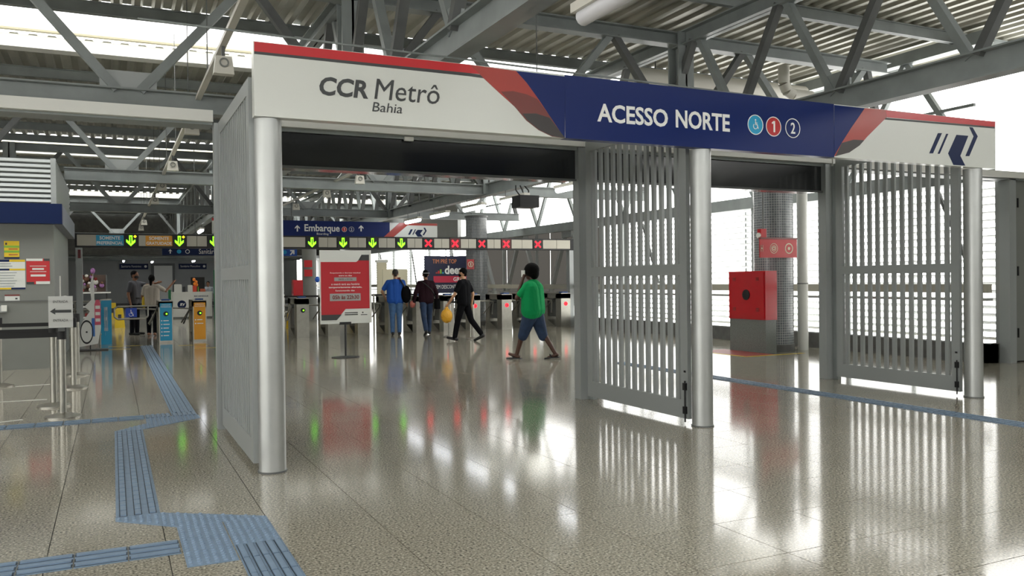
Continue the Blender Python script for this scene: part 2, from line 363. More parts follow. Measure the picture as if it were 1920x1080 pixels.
for k, (X, Y) in enumerate(((.6, 53.5), (2.2, 55.5), (4.4, 53.5), (6.2, 55.5))): lamp(X, Y, 2.78, '%s lit lamp under the low ceiling before the restrooms' % ('leftmost', 'second', 'third', 'rightmost')[k], 1.25, True, 3.05)
for k, Y in enumerate((23.6, 30.5)): lamp(2.75, Y, 3.22, '%s lit fluorescent lamp beside the white panel over the preferential lanes' % ('nearer', 'farther')[k])
t = thing('ceiling_speaker', 'black box hanging with cables beside the lit lamps seen through the portal', 'speaker', (7.9, 15.9, 2.95))
MB().box(7.7, 8.15, 15.7, 16.1, 2.95, 3.2).build('box', black, t)
for dx in (-.1, 0, .1): MB().tube([(7.9+dx, 15.9, 3.2), (7.85+dx*1.5, 15.9, 3.32), (7.8+dx, 15.9, 3.42)], .015).build('cable', rubber, t)
t = thing('round_duct', 'round metal duct running along under the corrugated roof at right', 'duct', (8.3, 12.4, 5.0)); MB().cyl((8.3, 12.4, 5.0), (12.3, 12.4, 5.0), .16, n=20).build('pipe', pvc, t, True); [MB().cyl((X_, 12.4, 5.14), (X_, 12.4, ZR), .012, n=6).build('hanger', steel_d, t) for X_ in (8.8, 11.8)]
t = thing('drain_pipe', 'cream drain pipe with elbow above the blue sign', 'pipe', (11, 11.5, 4.7))
MB().tube([(10.95, 11.5, 5.22), (10.95, 11.5, 4.9), (11.02, 11.5, 4.78), (11.15, 11.5, 4.72), (11.6, 11.5, 4.72)], .1, 16).build('pipe', pvc, t, True)
t = thing('cable', 'thin steel cable strung along the top of the portal sign', 'cable', (1, 6.9, 3.4)); MB().cyl((.2, 6.9, 3.42), (9.6, 6.9, 3.3), .009, n=6).build('wire', steel, t)

# ============================================================ ENTRANCE PORTAL
YF = 6.36
por = thing('entrance_portal', 'large entrance portal with round aluminium columns and dark shutter boxes', 'portal', (5.1, 7.5, 0))
for X in (1.07, 5.1, 9.02):
    MB().cyl((X, 6.47, 0), (X, 6.47, 2.645), .1, n=32).build('column', alu, por, True)
    MB().cyl((X, 6.47, 0), (X, 6.47, .012), .108, n=32).build('column_ring', steel_d, por)
for X in (.97, 5.04, 8.97):
    MB().box(X-.06, X+.06, 8.58, 8.72, 0, 2.98).build('back_post', alu_p, por); MB().box(X+.06, X+.12, 8.5, 8.66, 0, 2.98).build('gate_jamb', steel, por)
MB().box(1.03, 9.0, 8.55, 8.62, 2.985, 3.085).build('rear_header', white, por); MB().box(1.03, 9.0, 8.62, 8.9, 2.95, 3.06).build('rear_box_section', steel, por)
for a_, b_ in ((1.03, 4.98), (5.16, 8.91)): MB().box(a_, b_, 8.66, 8.98, 2.6, 2.975).build('shutter_box', shutter_m, por); MB().box(a_, b_, 8.63, 8.66, 2.585, 2.61).build('shutter_edge', steel_d, por)  # dark roller shutter boxes below the rear header
for X in (2.9, 6.9): MB().box(X-.05, X+.05, 8.6, 8.64, 2.93, 2.975).build('sensor', white, por)
for i, (x0, x1, z0, z1, lab) in enumerate(((-6, .9, 2.985, 3.095, 'white header beam running left from the portal'), (9.02, 14, 2.95, 3.05, 'pale header beam running right from the portal'))):
    b = thing('header_beam', lab, 'beam', (x0, 8.6, z0)); MB().box(x0, x1, 8.55, 8.62, z0, z1).build('face', white, b); MB().box(x0, x1, 8.62, 8.9, z0-.02, z1-.03).build('box_section', steel, b)
t = thing('steel_post', 'grey steel post at the far right edge beyond the portal', 'post', (12.98, 8.72, 0)); MB().box(12.9, 13.06, 8.62, 8.8, 0, 2.96).build('shaft', alu_p, t)
t = thing('door_panel', 'grey closed metal door panel at the right edge of the picture', 'door', (13.6, 8.75, 0)); MB().box(13.07, 14.1, 8.7, 8.78, .02, 2.94).build('leaf', greyp, t)
for z in (.4, 1.4, 2.5): MB().box(13.2, 13.22, 8.68, 8.7, z, z+.15).build('hinge', black, t)

def gate(X, y0, y1, ztop, label, n, fixed=False):
    g = thing('gate_leaf', label, 'gate', (X, y0, 0)); w = .045
    for a, b in ((y0, y0+.11), (y1-.11, y1)): MB().box(X-w/2, X+w/2, a, b, .05, ztop).build('stile', alu_p, g)
    for a, b in ((.05, .23), (1.45, 1.56), (ztop-.12, ztop)): MB().box(X-w/2, X+w/2, y0+.11, y1-.11, a, b).build('rail', alu_p, g)
    L = (y1-y0-.22); sp = L/n
    for k in range(n):
        yc = y0+.11+sp*(k+.5)
        for a, b in ((.23, 1.45), (1.56, ztop-.12)): MB().box(X-.016, X+.016, yc-.026, yc+.026, a, b).build('slat', alu_p, g)
    if not fixed:
        m = MB().cyl((X-.035, y0+.03, .02), (X-.035, y0+.03, .42), .008, n=8); m.box(X-.05, X-.02, y0+.01, y0+.05, .33, .4); m.box(X-.05, X-.02, y0+.01, y0+.05, .1, .17); m.build('floor_bolt', black, g)
        MB().box(X-.026, X-.022, y0+.03, y0+.06, .5, .52).build('lock_hole', black, g)
    return g
gate(.97, 6.58, 8.55, 2.98, 'slatted aluminium end panel at the left of the portal', 15, True)
gate(5.05, 6.6, 8.5, 3.03, 'slatted aluminium gate leaf standing open at the middle column', 13)
gate(8.98, 6.6, 8.45, 3.03, 'slatted aluminium gate leaf standing open at the right column', 13)

sg = thing('portal_sign', 'long white and blue overhead sign reading ACESSO NORTE across the portal', 'sign', (5.2, YF, 2.66))
xs_ = [aty(476, 150, YF).x, aty(1059.5, 200, YF).x, aty(1564, 240, YF).x, aty(1866.5, 270, YF).x]
MB().box(xs_[0], xs_[1]-.002, YF, 6.46, 2.648, 3.195).build('white_panel', sign_w, sg); MB().box(xs_[1]+.001, xs_[2]-.001, YF, 6.46, 2.648, 3.195).build('blue_panel', sign_b, sg); MB().box(xs_[2]+.001, xs_[3], YF, 6.46, 2.648, 3.195).build('white_panel', sign_w, sg)
def spoly(name, px, m, lift): MB().poly(xz(px, YF), YF-lift, lift-.0004).build(name, m, sg)
LB = [(907,147),(937,175),(965,200),(987,226),(1010,244),(1035,256),(1059,259)]; RB = [(967,133),(987,155),(1010,187),(1030,217),(1050,247),(1059,259)]
spoly('red_band', [(476.5,78),(880,121.5),(967,133),(907,140),(880,137),(476.5,96)], sign_r, .002); spoly('dark_line', [(476.5,96),(880,137),(905,141),(908,147),(880,143),(476.5,101)], ink, .002)
spoly('blue_field', RB+[(1059,143.5)], sign_b, .002)
spoly('ribbon', [(880,122),(967,133),(987,155),(1010,187),(1030,217),(1050,247),(1059,259)]+LB[::-1]+[(895,135)], rib1, .003)
spoly('ribbon_shade', [(939,172),(962,171),(987,177),(1007,186),(1030,217),(1050,247),(1059,259),(1035,256),(1010,244),(987,226),(965,200)], rib2, .004)
spoly('ribbon_fold', [(979,213),(1005,213),(1030,221),(1050,247),(1059,259),(1035,255),(1010,243),(989,226)], rib3, .005)
RL = [(1621,203),(1595,241),(1579,266),(1564,292)]; RR = [(1676,209),(1660,222),(1645,237),(1626,256),(1611,273),(1592,286),(1566,293)]
spoly('blue_field', [(1564,197)]+RL, sign_b, .002)
spoly('ribbon', RL[:1]+[(1650,205)]+RR+RL[:0:-1], rib1, .003); spoly('ribbon_shade', [(1578,268),(1600,262),(1620,263),(1611,273),(1592,286),(1566,293)], rib3, .004)
spoly('red_band', [(1660,207),(1866,228),(1865,238),(1663,220)], sign_r, .0035); spoly('dark_line', [(1660,221),(1865,238),(1865,241),(1657,224)], ink, .002)
def c5(p): return [(1540+x/5.333, 190+y/5.333) for x, y in p]
for q in ([(1165,318),(1205,318),(1115,520),(1078,520)], [(1248,325),(1268,325),(1182,525),(1162,525)], [(1350,335),(1468,345),(1388,545),(1437,643),(1320,636),(1267,520)], [(1478,258),(1512,262),(1562,350),(1478,548),(1440,548),(1522,350)]): spoly('logo_mark', c5(q), navy, .003)
ptext(sg, 'CCR', ink, 599, 690, 182, 147, YF, bold=.03, shear=.15); ptext(sg, 'Metrô', ink, 702, 824, 191, 153, YF, shear=.15); ptext(sg, 'Bahia', ink, 698, 754, 211, 193.5, YF, shear=.15)
ptext(sg, 'ACESSO', txt_w, 1120, 1252, 233.5, 199.5, YF, bold=.022); ptext(sg, 'NORTE', txt_w, 1267, 1368, 243.5, 210, YF, bold=.022)
for (px, py), m, s in (((1416,234), cyan, ''), ((1450,237.5), red, '1'), ((1486,240.5), sign_b, '2')):
    p = aty(px, py, YF); d = MB().disc(p.x, p.z, .096, YF-.003, .0025).build('roundel', m, sg); MB().ring(p.x, p.z, .09, .098, YF-.005, .003).build('ring', txt_w, d)
    if s: (one(d, p.x, p.z, .11, YF-.003, txt_w) if s == '1' else text(d, s, txt_w, p.x-.028, p.x+.028, p.z-.055, p.z+.055, YF-.004, bold=.012))
def isa(parent, x, z, s, y, m):     # wheelchair symbol
    MB().disc(x-.01*s, z+.62*s, .1*s, y-.003, .003, 14).build('symbol_head', m, parent)
    k = MB(); k.ring(x-.02*s, z-.2*s, .3*s, .38*s, y-.003, .003, 20, math.pi*.75, math.pi*2.0)
    k.poly([(x-.06*s, z+.48*s), (x+.06*s, z+.48*s), (x+.06*s, z), (x-.06*s, z)], y-.003, .003); k.poly([(x, z+.28*s), (x+.3*s, z+.28*s), (x+.3*s, z+.18*s), (x, z+.18*s)], y-.003, .003)
    k.poly([(x-.06*s, z+.07*s), (x+.32*s, z+.07*s), (x+.5*s, z-.48*s), (x+.4*s, z-.5*s), (x+.24*s, z-.05*s), (x-.06*s, z-.05*s)], y-.003, .003); k.build('symbol_body', m, parent)
p = aty(1416, 234, YF); isa(sg, p.x, p.z, .075, YF-.004, txt_w)

# ============================================================ LANE SIGNAL BEAM at the turnstiles
YL = 22.0
lb = thing('lane_signal_beam', 'long overhead beam of lit lane arrows and crosses above the turnstiles', 'sign', (5.8, YL, 2.3))
MB().box(-.78, 12.6, YL+.02, YL+.3, 2.3, 2.64).build('housing', black, lb)
LX = [.41, 1.49, 2.3, 4.72, 5.54, 6.34, 7.15, 7.93, 8.73, 9.55, 10.32, 11.35]
edges = [-.74]+[e for X in LX for e in (X-.17, X+.17)]+[12.45]
for a, b in zip(edges[0::2], edges[1::2]):
    if b-a < .05: continue
    n = 2 if b-a > .4 else 1
    for k in range(n): MB().box(a+(b-a)*k/n+.005, a+(b-a)*(k+1)/n-.005, YL-.005, YL+.02, 2.345, 2.6).build('cover_plate', beige, lb)
def arrow(m, X, z, y, s):
    return m.poly([(X-.025*s, z+.5*s), (X+.025*s, z+.5*s), (X+.04*s, z-.1*s), (X+.25*s, z+.05*s), (X+.25*s, z-.12*s), (X, z-.5*s), (X-.25*s, z-.12*s), (X-.25*s, z+.05*s), (X-.04*s, z-.1*s)], y, .01)
for k, X in enumerate(LX):
    b = MB().box(X-.15, X+.15, YL-.012, YL+.02, 2.33, 2.62).build('signal_box', black if k not in (8, 10) else led_dim, lb)
    if k < 7:
        m = MB(); s = .24; z = 2.47
        m.poly([(X-.035, z+.125), (X+.035, z+.125), (X+.035, z-.02), (X+.1, z+.03), (X+.1, z-.03), (X, z-.13), (X-.1, z-.03), (X-.1, z+.03), (X-.035, z-.02)], YL-.02, .008); m.build('arrow', led_g, b)
        MB().poly([(X-.012, z+.095), (X+.012, z+.095), (X+.012, z-.05), (X, z-.085), (X-.012, z-.05)], YL-.022, .002).build('arrow_core', black, b)
        if k < 2: MB().poly([(X+.06, z+.1), (X+.095, z+.135), (X+.13, z+.1), (X+.095, z+.065)], YL-.02, .008).build('diamond', led_y, b)
    else:
        m = MB()
        for sgn in (-1, 1): m.bar((X-.09, YL-.016, 2.47-.09*sgn), (X+.09, YL-.016, 2.47+.09*sgn), .008, .045, (0,0,1))
        m.build('cross', led_r, b)
for (pl, pr_, l1, l2, m, tm) in ((180, 232, 'SOMENTE', 'PREFERENCIAL', cyan, txt_w), (273, 323, 'SOMENTE', 'GRATUIDADE', orange, txt_w)):
    a, b = aty(pl, 450, YL).x, aty(pr_, 450, YL).x
    q = MB().box(a, b, YL-.012, YL-.004, 2.35, 2.595).build('lane_plate', m, lb); mid = (a+b)/2
    text(q, l1, tm, mid-.22, mid+.22, 2.49, 2.57, YL-.012, bold=.02); text(q, l2, tm, mid-.28, mid+.28, 2.375, 2.45, YL-.012, bold=.02)
for X in (-.7, 12.52): MB().box(X-.07, X+.07, YL+.05, YL+.25, 0, 2.3).build('end_post', alu_p, lb)
MB().box(-.72, -.66, YL-.01, YL+.04, 2.05, 2.25).build('red_indicator', led_dim, lb)
# Embarque sign
YE = 24.0
es = thing('boarding_sign', 'blue hanging sign reading Embarque with arrows above the turnstiles', 'sign', (6.6, YE, 2.72))
MB().box(4.0, 7.45, YE, YE+.12, 2.72, 3.18).build('blue_panel', sign_b, es); MB().box(7.45, 8.95, YE, YE+.12, 2.72, 3.17).build('white_panel', sign_w, es)
MB().poly([(7.25, 2.73), (7.55, 2.73), (8.0, 3.1), (8.95, 3.1), (8.95, 3.17), (7.75, 3.17)], YE-.003, .003).build('ribbon', rib1, es)
MB().poly([(7.45, 2.73), (7.62, 2.75), (8.02, 3.09), (8.0, 2.73)], YE-.004, .003).build('white_corner', sign_w, es)
ptext(es, 'Embarque', txt_w, 571, 637, 438, 421, YE, bold=.02); ptext(es, 'Boarding', txt_w, 594, 616, 441.5, 436.5, YE-.002)
for px, s, m in ((645.5, '1', red), (659, '2', sign_b)):
    p = aty(px, 430, YE); d = MB().disc(p.x, p.z, .075, YE-.004, .003).build('roundel', m, es); MB().ring(p.x, p.z, .068, .076, YE-.006, .003).build('ring', txt_w, d); (one(d, p.x, p.z, .08, YE-.004, txt_w) if s == '1' else text(d, s, txt_w, p.x-.022, p.x+.022, p.z-.04, p.z+.04, YE-.004, bold=.01))
for px in (557.5, 677):
    p = aty(px, 428, YE); MB().poly([(p.x-.018, p.z-.09), (p.x+.018, p.z-.09), (p.x+.018, p.z+.03), (p.x+.07, p.z-.02), (p.x+.07, p.z+.02), (p.x, p.z+.09), (p.x-.07, p.z+.02), (p.x-.07, p.z-.02), (p.x-.018, p.z+.03)], YE-.004, .003).build('arrow', txt_w, es)
for q in ([(770,430),(774,430),(769,440),(765,440)], [(778,430),(780,430),(775,440),(773,440)], [(783,431),(793,431),(788,438),(793,444),(783,444),(778,437)], [(794,427),(797,427),(800,433),(795,441),(792,441),(797,433)]): MB().poly(xz(q, YE), YE-.004, .003).build('logo_mark', navy, es)
for X in (4.6, 8.4): MB().cyl((X, YE+.06, 3.17), (X, YE+.06, ZR), .012, n=8).build('hanger', steel_d, es)
# other hanging signs
s1 = thing('restroom_sign', 'dark blue hanging sign reading Sanitários behind the preferential lanes', 'sign', (2.2, 26, 2.25)); MB().box(1.3, 3.1, 26, 26.08, 2.25, 2.47).build('panel', navy, s1)
ptext(s1, 'Sanitários', txt_w, 373, 412, 476, 467, 25.99); MB().poly([(1.5, 2.3), (1.53, 2.3), (1.53, 2.38), (1.57, 2.36), (1.515, 2.43), (1.46, 2.36), (1.5, 2.38)], 25.995, .003).build('arrow', txt_w, s1)
MB().disc(1.75, 2.36, .06, 25.995, .003).build('roundel', cyan, s1); MB().ring(1.98, 2.36, .045, .06, 25.995, .003).build('roundel', txt_w, s1); MB().cyl((2.2, 26.04, 2.47), (2.2, 26.04, ZR+.17), .012, n=8).build('hanger', steel_d, s1)
s2 = thing('direction_sign', 'small blue sign with white arrow beside the left front column', 'sign', (4.85, 26, 2.24)); MB().box(4.3, 5.12, 26, 26.06, 2.24, 2.46).build('panel', mat('sign_bright_blue', '#1a4fa8', .35), s2)
MB().disc(4.75, 2.35, .06, 25.993, .004).build('roundel', cyan, s2); MB().poly([(4.9, 2.28), (4.93, 2.26), (5.0, 2.34), (5.0, 2.29), (5.04, 2.29), (5.04, 2.42), (4.91, 2.42), (4.91, 2.38), (4.97, 2.38)], 25.993, .004).build('arrow', txt_w, s2); MB().cyl((4.7, 26.03, 2.46), (4.7, 26.03, ZR+.17), .012, n=8).build('hanger', steel_d, s2)
for lab, x0, x1, tx in (('dark blue wall sign reading Sanitário Feminino', .41, 2.06, 'Sanitário Feminino'), ('dark blue wall sign reading Sanitário Masculino', 3.87, 5.56, 'Sanitário Masculino')):
    q = thing('wall_sign', lab, 'sign', (x0, 57.9, 2.4)); MB().box(x0, x1, 57.9, 57.98, 2.38, 2.73).build('panel', navy, q); text(q, tx, txt_w, x0+.1, x1-.4, 2.5, 2.64, 57.895); MB().disc(x1-.15, 2.56, .08, 57.895, .004).build('roundel', txt_w, q)
q = thing('white_sign_panel', 'plain white panel with red top edge above the preferential lanes', 'sign', (2.5, 23, 2.75)); MB().box(2.36, 2.95, 23, 23.08, 2.72, 3.06).build('panel', sign_w, q); MB().box(2.36, 2.95, 22.995, 23.08, 3.06, 3.13).build('top_band', sign_r, q); MB().cyl((2.65, 23.04, 3.13), (2.65, 23.04, ZR), .012, n=8).build('hanger', steel_d, q)

# ============================================================ TURNSTILES
def turnstile(X, label, kind):
    t = thing('turnstile', label, 'turnstile', (X, YL, 0), group='turnstiles in the barrier line')
    w = .16
    MB().box(X-w, X+w, YL-.05, YL+.28, 0, 1.0).build('front_pedestal', stain, t); MB().box(X-w, X+w, YL+.82, YL+1.12, 0, 1.0).build('rear_pedestal', stain, t)
    MB().box(X-w, X+w, YL-.05, YL+1.12, .86, 1.02).build('top_housing', stain, t); MB().box(X-.1, X+.1, YL+.28, YL+.82, .3, .86).build('mechanism_box', steel_d, t)
    MB().add([(X-w, YL+.28, 0), (X+w, YL+.28, 0), (X+w, YL+.82, 0), (X-w, YL+.82, 0), (X-w, YL+.82, .2), (X+w, YL+.82, .2)], [(0,3,2,1), (0,1,5,4), (3,4,5,2), (0,4,3), (1,2,5)]).build('sloping_plate', stain, t)
    hub = Vector((X-w-.02, YL+.5, .8)); MB().cyl((X-.1, YL+.5, .8), (X-w-.03, YL+.5, .8), .05, n=12).build('hub', steel_d, t)
    for d in ((-.46, 0, .03), (-.18, -.32, -.36), (-.18, .32, -.36)): MB().cyl(hub, hub+Vector(d), .018, n=10).build('arm', stain, t, True)
    pad = MB().box(X-.09, X+.09, YL-.02, YL+.2, 1.02, 1.06).build('card_reader', mat('reader_blue', '#2c4f8c', .4), t)
    yf = YL-.052
    if kind in ('cyan', 'orange'):
        m = cyan if kind == 'cyan' else orange; MB().box(X-.135, X+.135, yf, yf+.004, .05, .96).build('front_panel', m, t)
        text(t, 'EMBARQUE', txt_w, X-.1, X+.1, .9, .93, yf, t=.002); text(t, 'PREFERENCIAL' if kind == 'cyan' else 'GRATUIDADE', txt_w, X-.115, X+.115, .855, .885, yf, t=.002)
        for k in range(5 if kind == 'cyan' else 2):
            z = .52-.09*k; MB().box(X-.11, X-.085, yf-.002, yf, z, z+.03).build('icon', txt_w, t); MB().box(X-.06, X+.06+.02*(k % 2), yf-.002, yf, z+.005, z+.025).build('print_line', txt_w, t)
    m = led_r if kind == 'red' else black; d = MB().disc(X, .7, .06, yf-.006, .006, 20).build('indicator', m, t)
    MB().disc(X+.015, .7, .02, yf-.008, .002, 12).build('symbol', led_dim if kind == 'red' else led_g, d)
turnstile(1.16, 'turnstile with cyan front panel marked for preferential boarding', 'cyan'); turnstile(1.93, 'turnstile with orange front panel marked for free-pass boarding', 'orange')
for X, lab, k in ((4.45, 'plain steel turnstile just right of the left front column', 'dark'), (5.26, 'steel turnstile behind the left half of the red notice', 'dark'), (6.06, 'steel turnstile behind the right half of the red notice', 'dark'),
    (6.9, 'steel turnstile in front of the man in the blue shirt', 'dark'), (7.7, 'steel turnstile beyond the man in the dark shirt', 'dark'), (8.5, 'steel turnstile with red light left of the man carrying a yellow bag', 'red'),
    (9.3, 'steel turnstile with red light right behind the man in black', 'red'), (10.3, 'steel turnstile with red light midway between man in black and woman in green', 'red'), (11.2, 'steel turnstile with red light hidden behind the woman in green', 'red'), (12.25, 'last steel turnstile with red light at the right end', 'red')): turnstile(X, lab, k)
t = thing('access_gate', 'chrome swing gate with blue wheelchair plate for accessible lane', 'gate', (.4, YL, 0)); z0, z1 = .6, .9
MB().tube([(.75, YL, z1), (.1, YL, z1), (.03, YL, z1-.06), (.03, YL, z0+.06), (.1, YL, z0), (.7, YL, z0), (.76, YL, z0+.06), (.76, YL, z1), (.97, YL, z1)], .022, 10).build('loop', stain, t, True)
q = MB().box(.27, .52, YL-.02, YL, .64, .86).build('plate', mat('isa_blue', '#1c46b4', .4), t); isa(q, .39, .73, .12, YL-.021, txt_w)
t = thing('gate_pillar', 'tall cyan pillar at the accessible lane', 'pillar', (-.15, YL, 0)); MB().box(-.27, -.03, YL+.2, YL+.4, 0, 1.05).build('body', cyan, t); MB().box(-.27, -.03, YL+.2, YL+.4, 1.05, 1.08).build('cap', stain, t)
text(t, 'EMBARQUE PREFERENCIAL', txt_w, -.19, -.11, .2, .9, YL+.198, t=.002)
t = thing('tube_railing', 'steel tube railing between booth and accessible lane', 'railing', (-.7, YL, 0))
for z in (.25, .84, 1.03): MB().cyl((-1.0, YL+.1, z), (-.25, YL+.1, z), .02, n=10).build('rail', stain, t, True)
for X in (-.8, -.5, -.28): MB().cyl((X, YL+.1, 0), (X, YL+.1, 1.03), .02, n=10).build('post', stain, t, True)

# ============================================================ STANCHIONS
def stanchion(loc, lab, group='retractable belt posts'):
    t = thing('queue_post', lab, 'post', (loc[0], loc[1], 0), group=group)
    x, y = loc[0], loc[1]
    MB().lathe((x, y, 0), [(.0, .0), (.18, .0), (.18, .015), (.06, .045), (.0, .05)], 28).build('base', stain, t, True); MB().cyl((x, y, .04), (x, y, .92), .036, n=20).build('pole', stain, t, True); MB().cyl((x, y, .84), (x, y, .97), .045, n=20).build('head', rubber, t, True); return t
ql = [(-.5, 10.23), (-.64, 11.2), (-.5, 13.04), (-.52, 14.9), (-1.46, 13.8)]
for p, l in zip(ql, ('nearest steel belt post in front of the ticket booth', 'second steel belt post close behind the nearest one', 'third steel belt post beside the ticket booth', 'farthest steel belt post by the booth corner', 'steel belt post cut by the left picture edge')): stanchion(p, l)
for i, (a, b) in enumerate(((0, (-3.2, 10.3)), (1, (-3.2, 11.4)), (2, (-3.2, 13.2)))):
    p = ql[a]; t = thing('belt', '%s black belt strung across in front of the ticket booth' % ('nearest', 'middle', 'farthest')[i], 'belt', (p[0], p[1], .88), group='black queue belts'); MB().bar((p[0]-.04, p[1], .89), (b[0], b[1], .89), .004, .05).build('band', rubber, t)
for p, l in (((7.68, 19.79), 'steel belt post left of the man in black'), ((7.9, 18.8), 'steel belt post directly behind the man in black'), ((8.67, 40.5), 'distant steel belt post beside the far woman'), ((7.6, 42), 'distant steel belt post left of the far red cabinet')): stanchion(p, l)
t = thing('belt', 'black belt between the two centre posts near the man in black', 'belt', (7.7, 18.9, .88), group='black queue belts'); MB().bar((7.69, 19.75, .89), (7.88, 18.85, .89), .004, .05).build('band', rubber, t)
t = thing('belt', 'long black belt strung beyond the turnstiles', 'belt', (5, 27, .95), group='black queue belts'); MB().bar((4.2, 27, .98), (9.6, 27, .98), .004, .06).build('band', rubber, t)
for X in (4.2, 6.0, 7.8, 9.6): MB().cyl((X, 27, 0), (X, 27, 1.02), .03, n=10).build('support', stain, t)
t = thing('entry_sign', 'grey sign with arrow reading ENTRADA on the nearest belt post', 'sign', (-.5, 10.2, .97)); a = aty(91, 608, 10.1); b = aty(136, 555, 10.1)
MB().box(a.x, b.x, 10.1, 10.13, .97, b.z).build('panel', mat('sign_grey', '#c6c7c3', .35, .2), t); mx_ = (a.x+b.x)/2; hz = b.z
text(t, 'ENTRADA', ink, mx_-.07, mx_+.07, hz-.07, hz-.045, 10.098, t=.002); text(t, 'ENTRADA', ink, mx_-.07, mx_+.07, hz-.27, hz-.245, 10.098, t=.002); zc = hz-.16
MB().poly([(mx_-.1, zc), (mx_-.05, zc+.035), (mx_-.05, zc+.015), (mx_+.1, zc+.015), (mx_+.1, zc-.015), (mx_-.05, zc-.015), (mx_-.05, zc-.035)], 10.096, .004).build('arrow', ink, t); MB().box(-.53, -.47, 10.13, 10.2, .93, 1.1).build('clamp', steel_d, t)
t = thing('rounded_panel', 'white rounded panel standing above the belt posts by the booth', 'sign', (-.5, 13, .97)); p = aty(121, 545, 13.0)
MB().poly([(p.x-.08, .98), (p.x+.09, .98)]+[(p.x+.005+.085*math.cos(k*math.pi/10), 1.18+.1*math.sin(k*math.pi/10)) for k in range(11)], 12.98, .02).build('panel', white, t); MB().box(p.x-.06, p.x-.045, 13.0, 13.02, .97, 1.55).build('strip', white, t)

# ============================================================ TICKET BOOTH
YK = 16.4; kx = -.9
k = thing('ticket_booth', 'grey ticket booth with louvred top and blue band at left', 'booth', (-2.5, 19, 0))
MB().box(-5, kx, YK, 21.5, 0, 2.5).build('body', greyp, k); MB().box(-5, kx+.14, YK-.2, YK, 2.47, 2.81).build('blue_band', navy, k); MB().box(kx, kx+.14, YK, 21.5, 2.47, 2.81).build('side_band', mat('side_band_grey', '#7c808a', .4), k)
z = 2.83
while z < 3.58: MB().bar((-5, YK-.02, z+.03), (kx, YK-.02, z+.03), .05, .06, (0, .5, 1)).build('louvre_slat', alu_p, k); MB().bar((kx+.02, YK, z+.03), (kx+.02, 21.5, z+.03), .05, .06, (.5, 0, 1)).build('louvre_slat', alu_p, k); z += .085
MB().box(kx-.03, kx+.05, YK-.06, YK+.02, 2.81, 3.6).build('corner_post', alu_p, k); MB().box(-5, kx, YK+.05, 21.4, 2.81, 3.55).build('louvre_backing', steel_d, k); MB().box(-5, kx+.02, YK-.02, YK, 1.16, 1.17).build('seam', steel_d, k)
MB().box(-2.2, -1.6, YK-.12, YK, .98, 1.08).build('shelf', alu_p, k); MB().box(-1.68, -1.6, YK-.14, YK-.12, 1.0, 1.1).build('latch', white, k)
def poster(lab, pl, pt, pr_, pb, bgm, parts):
    a = aty(pl, pb, YK); b = aty(pr_, pt, YK); t = thing('poster', lab, 'poster', (a.x, YK, a.z)); W, Hh = b.x-a.x, b.z-a.z
    MB().box(a.x, b.x, YK-.006, YK-.001, a.z, b.z).build('sheet', bgm, t)
    for n, x0, x1, z0, z1, m in parts: MB().box(a.x+W*x0, a.x+W*x1, YK-.009, YK-.006, a.z+Hh*z0, a.z+Hh*z1).build(n, m, t)
    return t, a, b
lime = mat('lime', '#7fae3a', .5)
poster('yellow and green notice on the booth wall', 8, 452, 36, 485, yellow, [('stripe', 0, 1, .62, .74, lime), ('stripe', 0, 1, .34, .46, lime), ('foot_band', 0, 1, 0, .09, navy), ('icon', .08, .2, .78, .9, ink), ('print_line', .3, .9, .52, .57, rib1), ('print_line', .3, .9, .2, .25, rib1)])
poster('white timetable with blue and yellow bands on the booth wall', -6, 487, 47, 543, sign_w, [('head_band', 0, .45, .93, 1, navy), ('head_band', .45, 1, .93, 1, yellow), ('mid_band', 0, .45, .64, .7, navy), ('mid_band', .45, 1, .64, .7, yellow), ('foot_band', 0, .5, 0, .06, yellow), ('foot_band', .5, 1, 0, .06, navy)]+[('print_line', .12, .6+.05*(j % 3), .1+.09*j, .125+.09*j, steel) for j in range(6)]+[('print_line', .12, .55, .77, .8, steel), ('print_line', .12, .5, .85, .88, steel)])
t, a, b = poster('red notice with white corners on the booth wall', 50, 485, 93, 533, red, [('head_band', 0, .7, .91, 1, sign_w), ('corner', .75, 1, .91, 1, ink), ('foot_band', .4, 1, 0, .11, sign_w), ('corner', 0, .32, 0, .09, ink), ('print_box', .25, .75, .56, .63, sign_w), ('print_box', .18, .82, .3, .38, sign_w), ('print_line', .15, .85, .7, .72, sign_w), ('print_line', .15, .85, .48, .5, sign_w)])
poster('small white label below the timetable on the booth wall', 9, 552, 37, 564, sign_w, [('head_band', 0, 1, .75, 1, rib2), ('icon', .7, .85, .2, .45, ink)])

# ============================================================ NOTICE STAND (FIQUE ATENTO)
YN = 15.6; bx0, bx1, bz0, bz1 = 3.48, 4.44, .64, 2.02
n = thing('notice_stand', 'red and white notice board on black pole stand reading FIQUE ATENTO', 'sign', (3.95, YN, 0))
MB().lathe((3.95, YN, 0), [(0, 0), (.26, 0), (.26, .012), (.03, .03), (0, .03)], 32).build('base', black, n, True); MB().cyl((3.95, YN, .02), (3.95, YN, .66), .018, n=12).build('pole', black, n); MB().box(3.84, 4.06, YN-.02, YN+.02, .62, .67).build('clamp', black, n)
MB().box(bx0, bx1, YN-.012, YN+.012, bz0, bz1).build('board', sign_w, n); MB().box(bx0+.95, bx1+.02, YN-.02, YN+.02, bz0, bz1).build('edge_profile', white, n)
W, Hh = bx1-bx0, bz1-bz0
def B(u, v): return (bx0+W*u, bz0+Hh*v)
MB().poly([B(.02, .12), B(.4, .12), B(.5, .2), B(.98, .2), B(.98, .86), B(.76, .86), B(.72, .84), B(.02, .84)], YN-.015, .003).build('red_field', mat('notice_red', '#b2222c', .45), n)
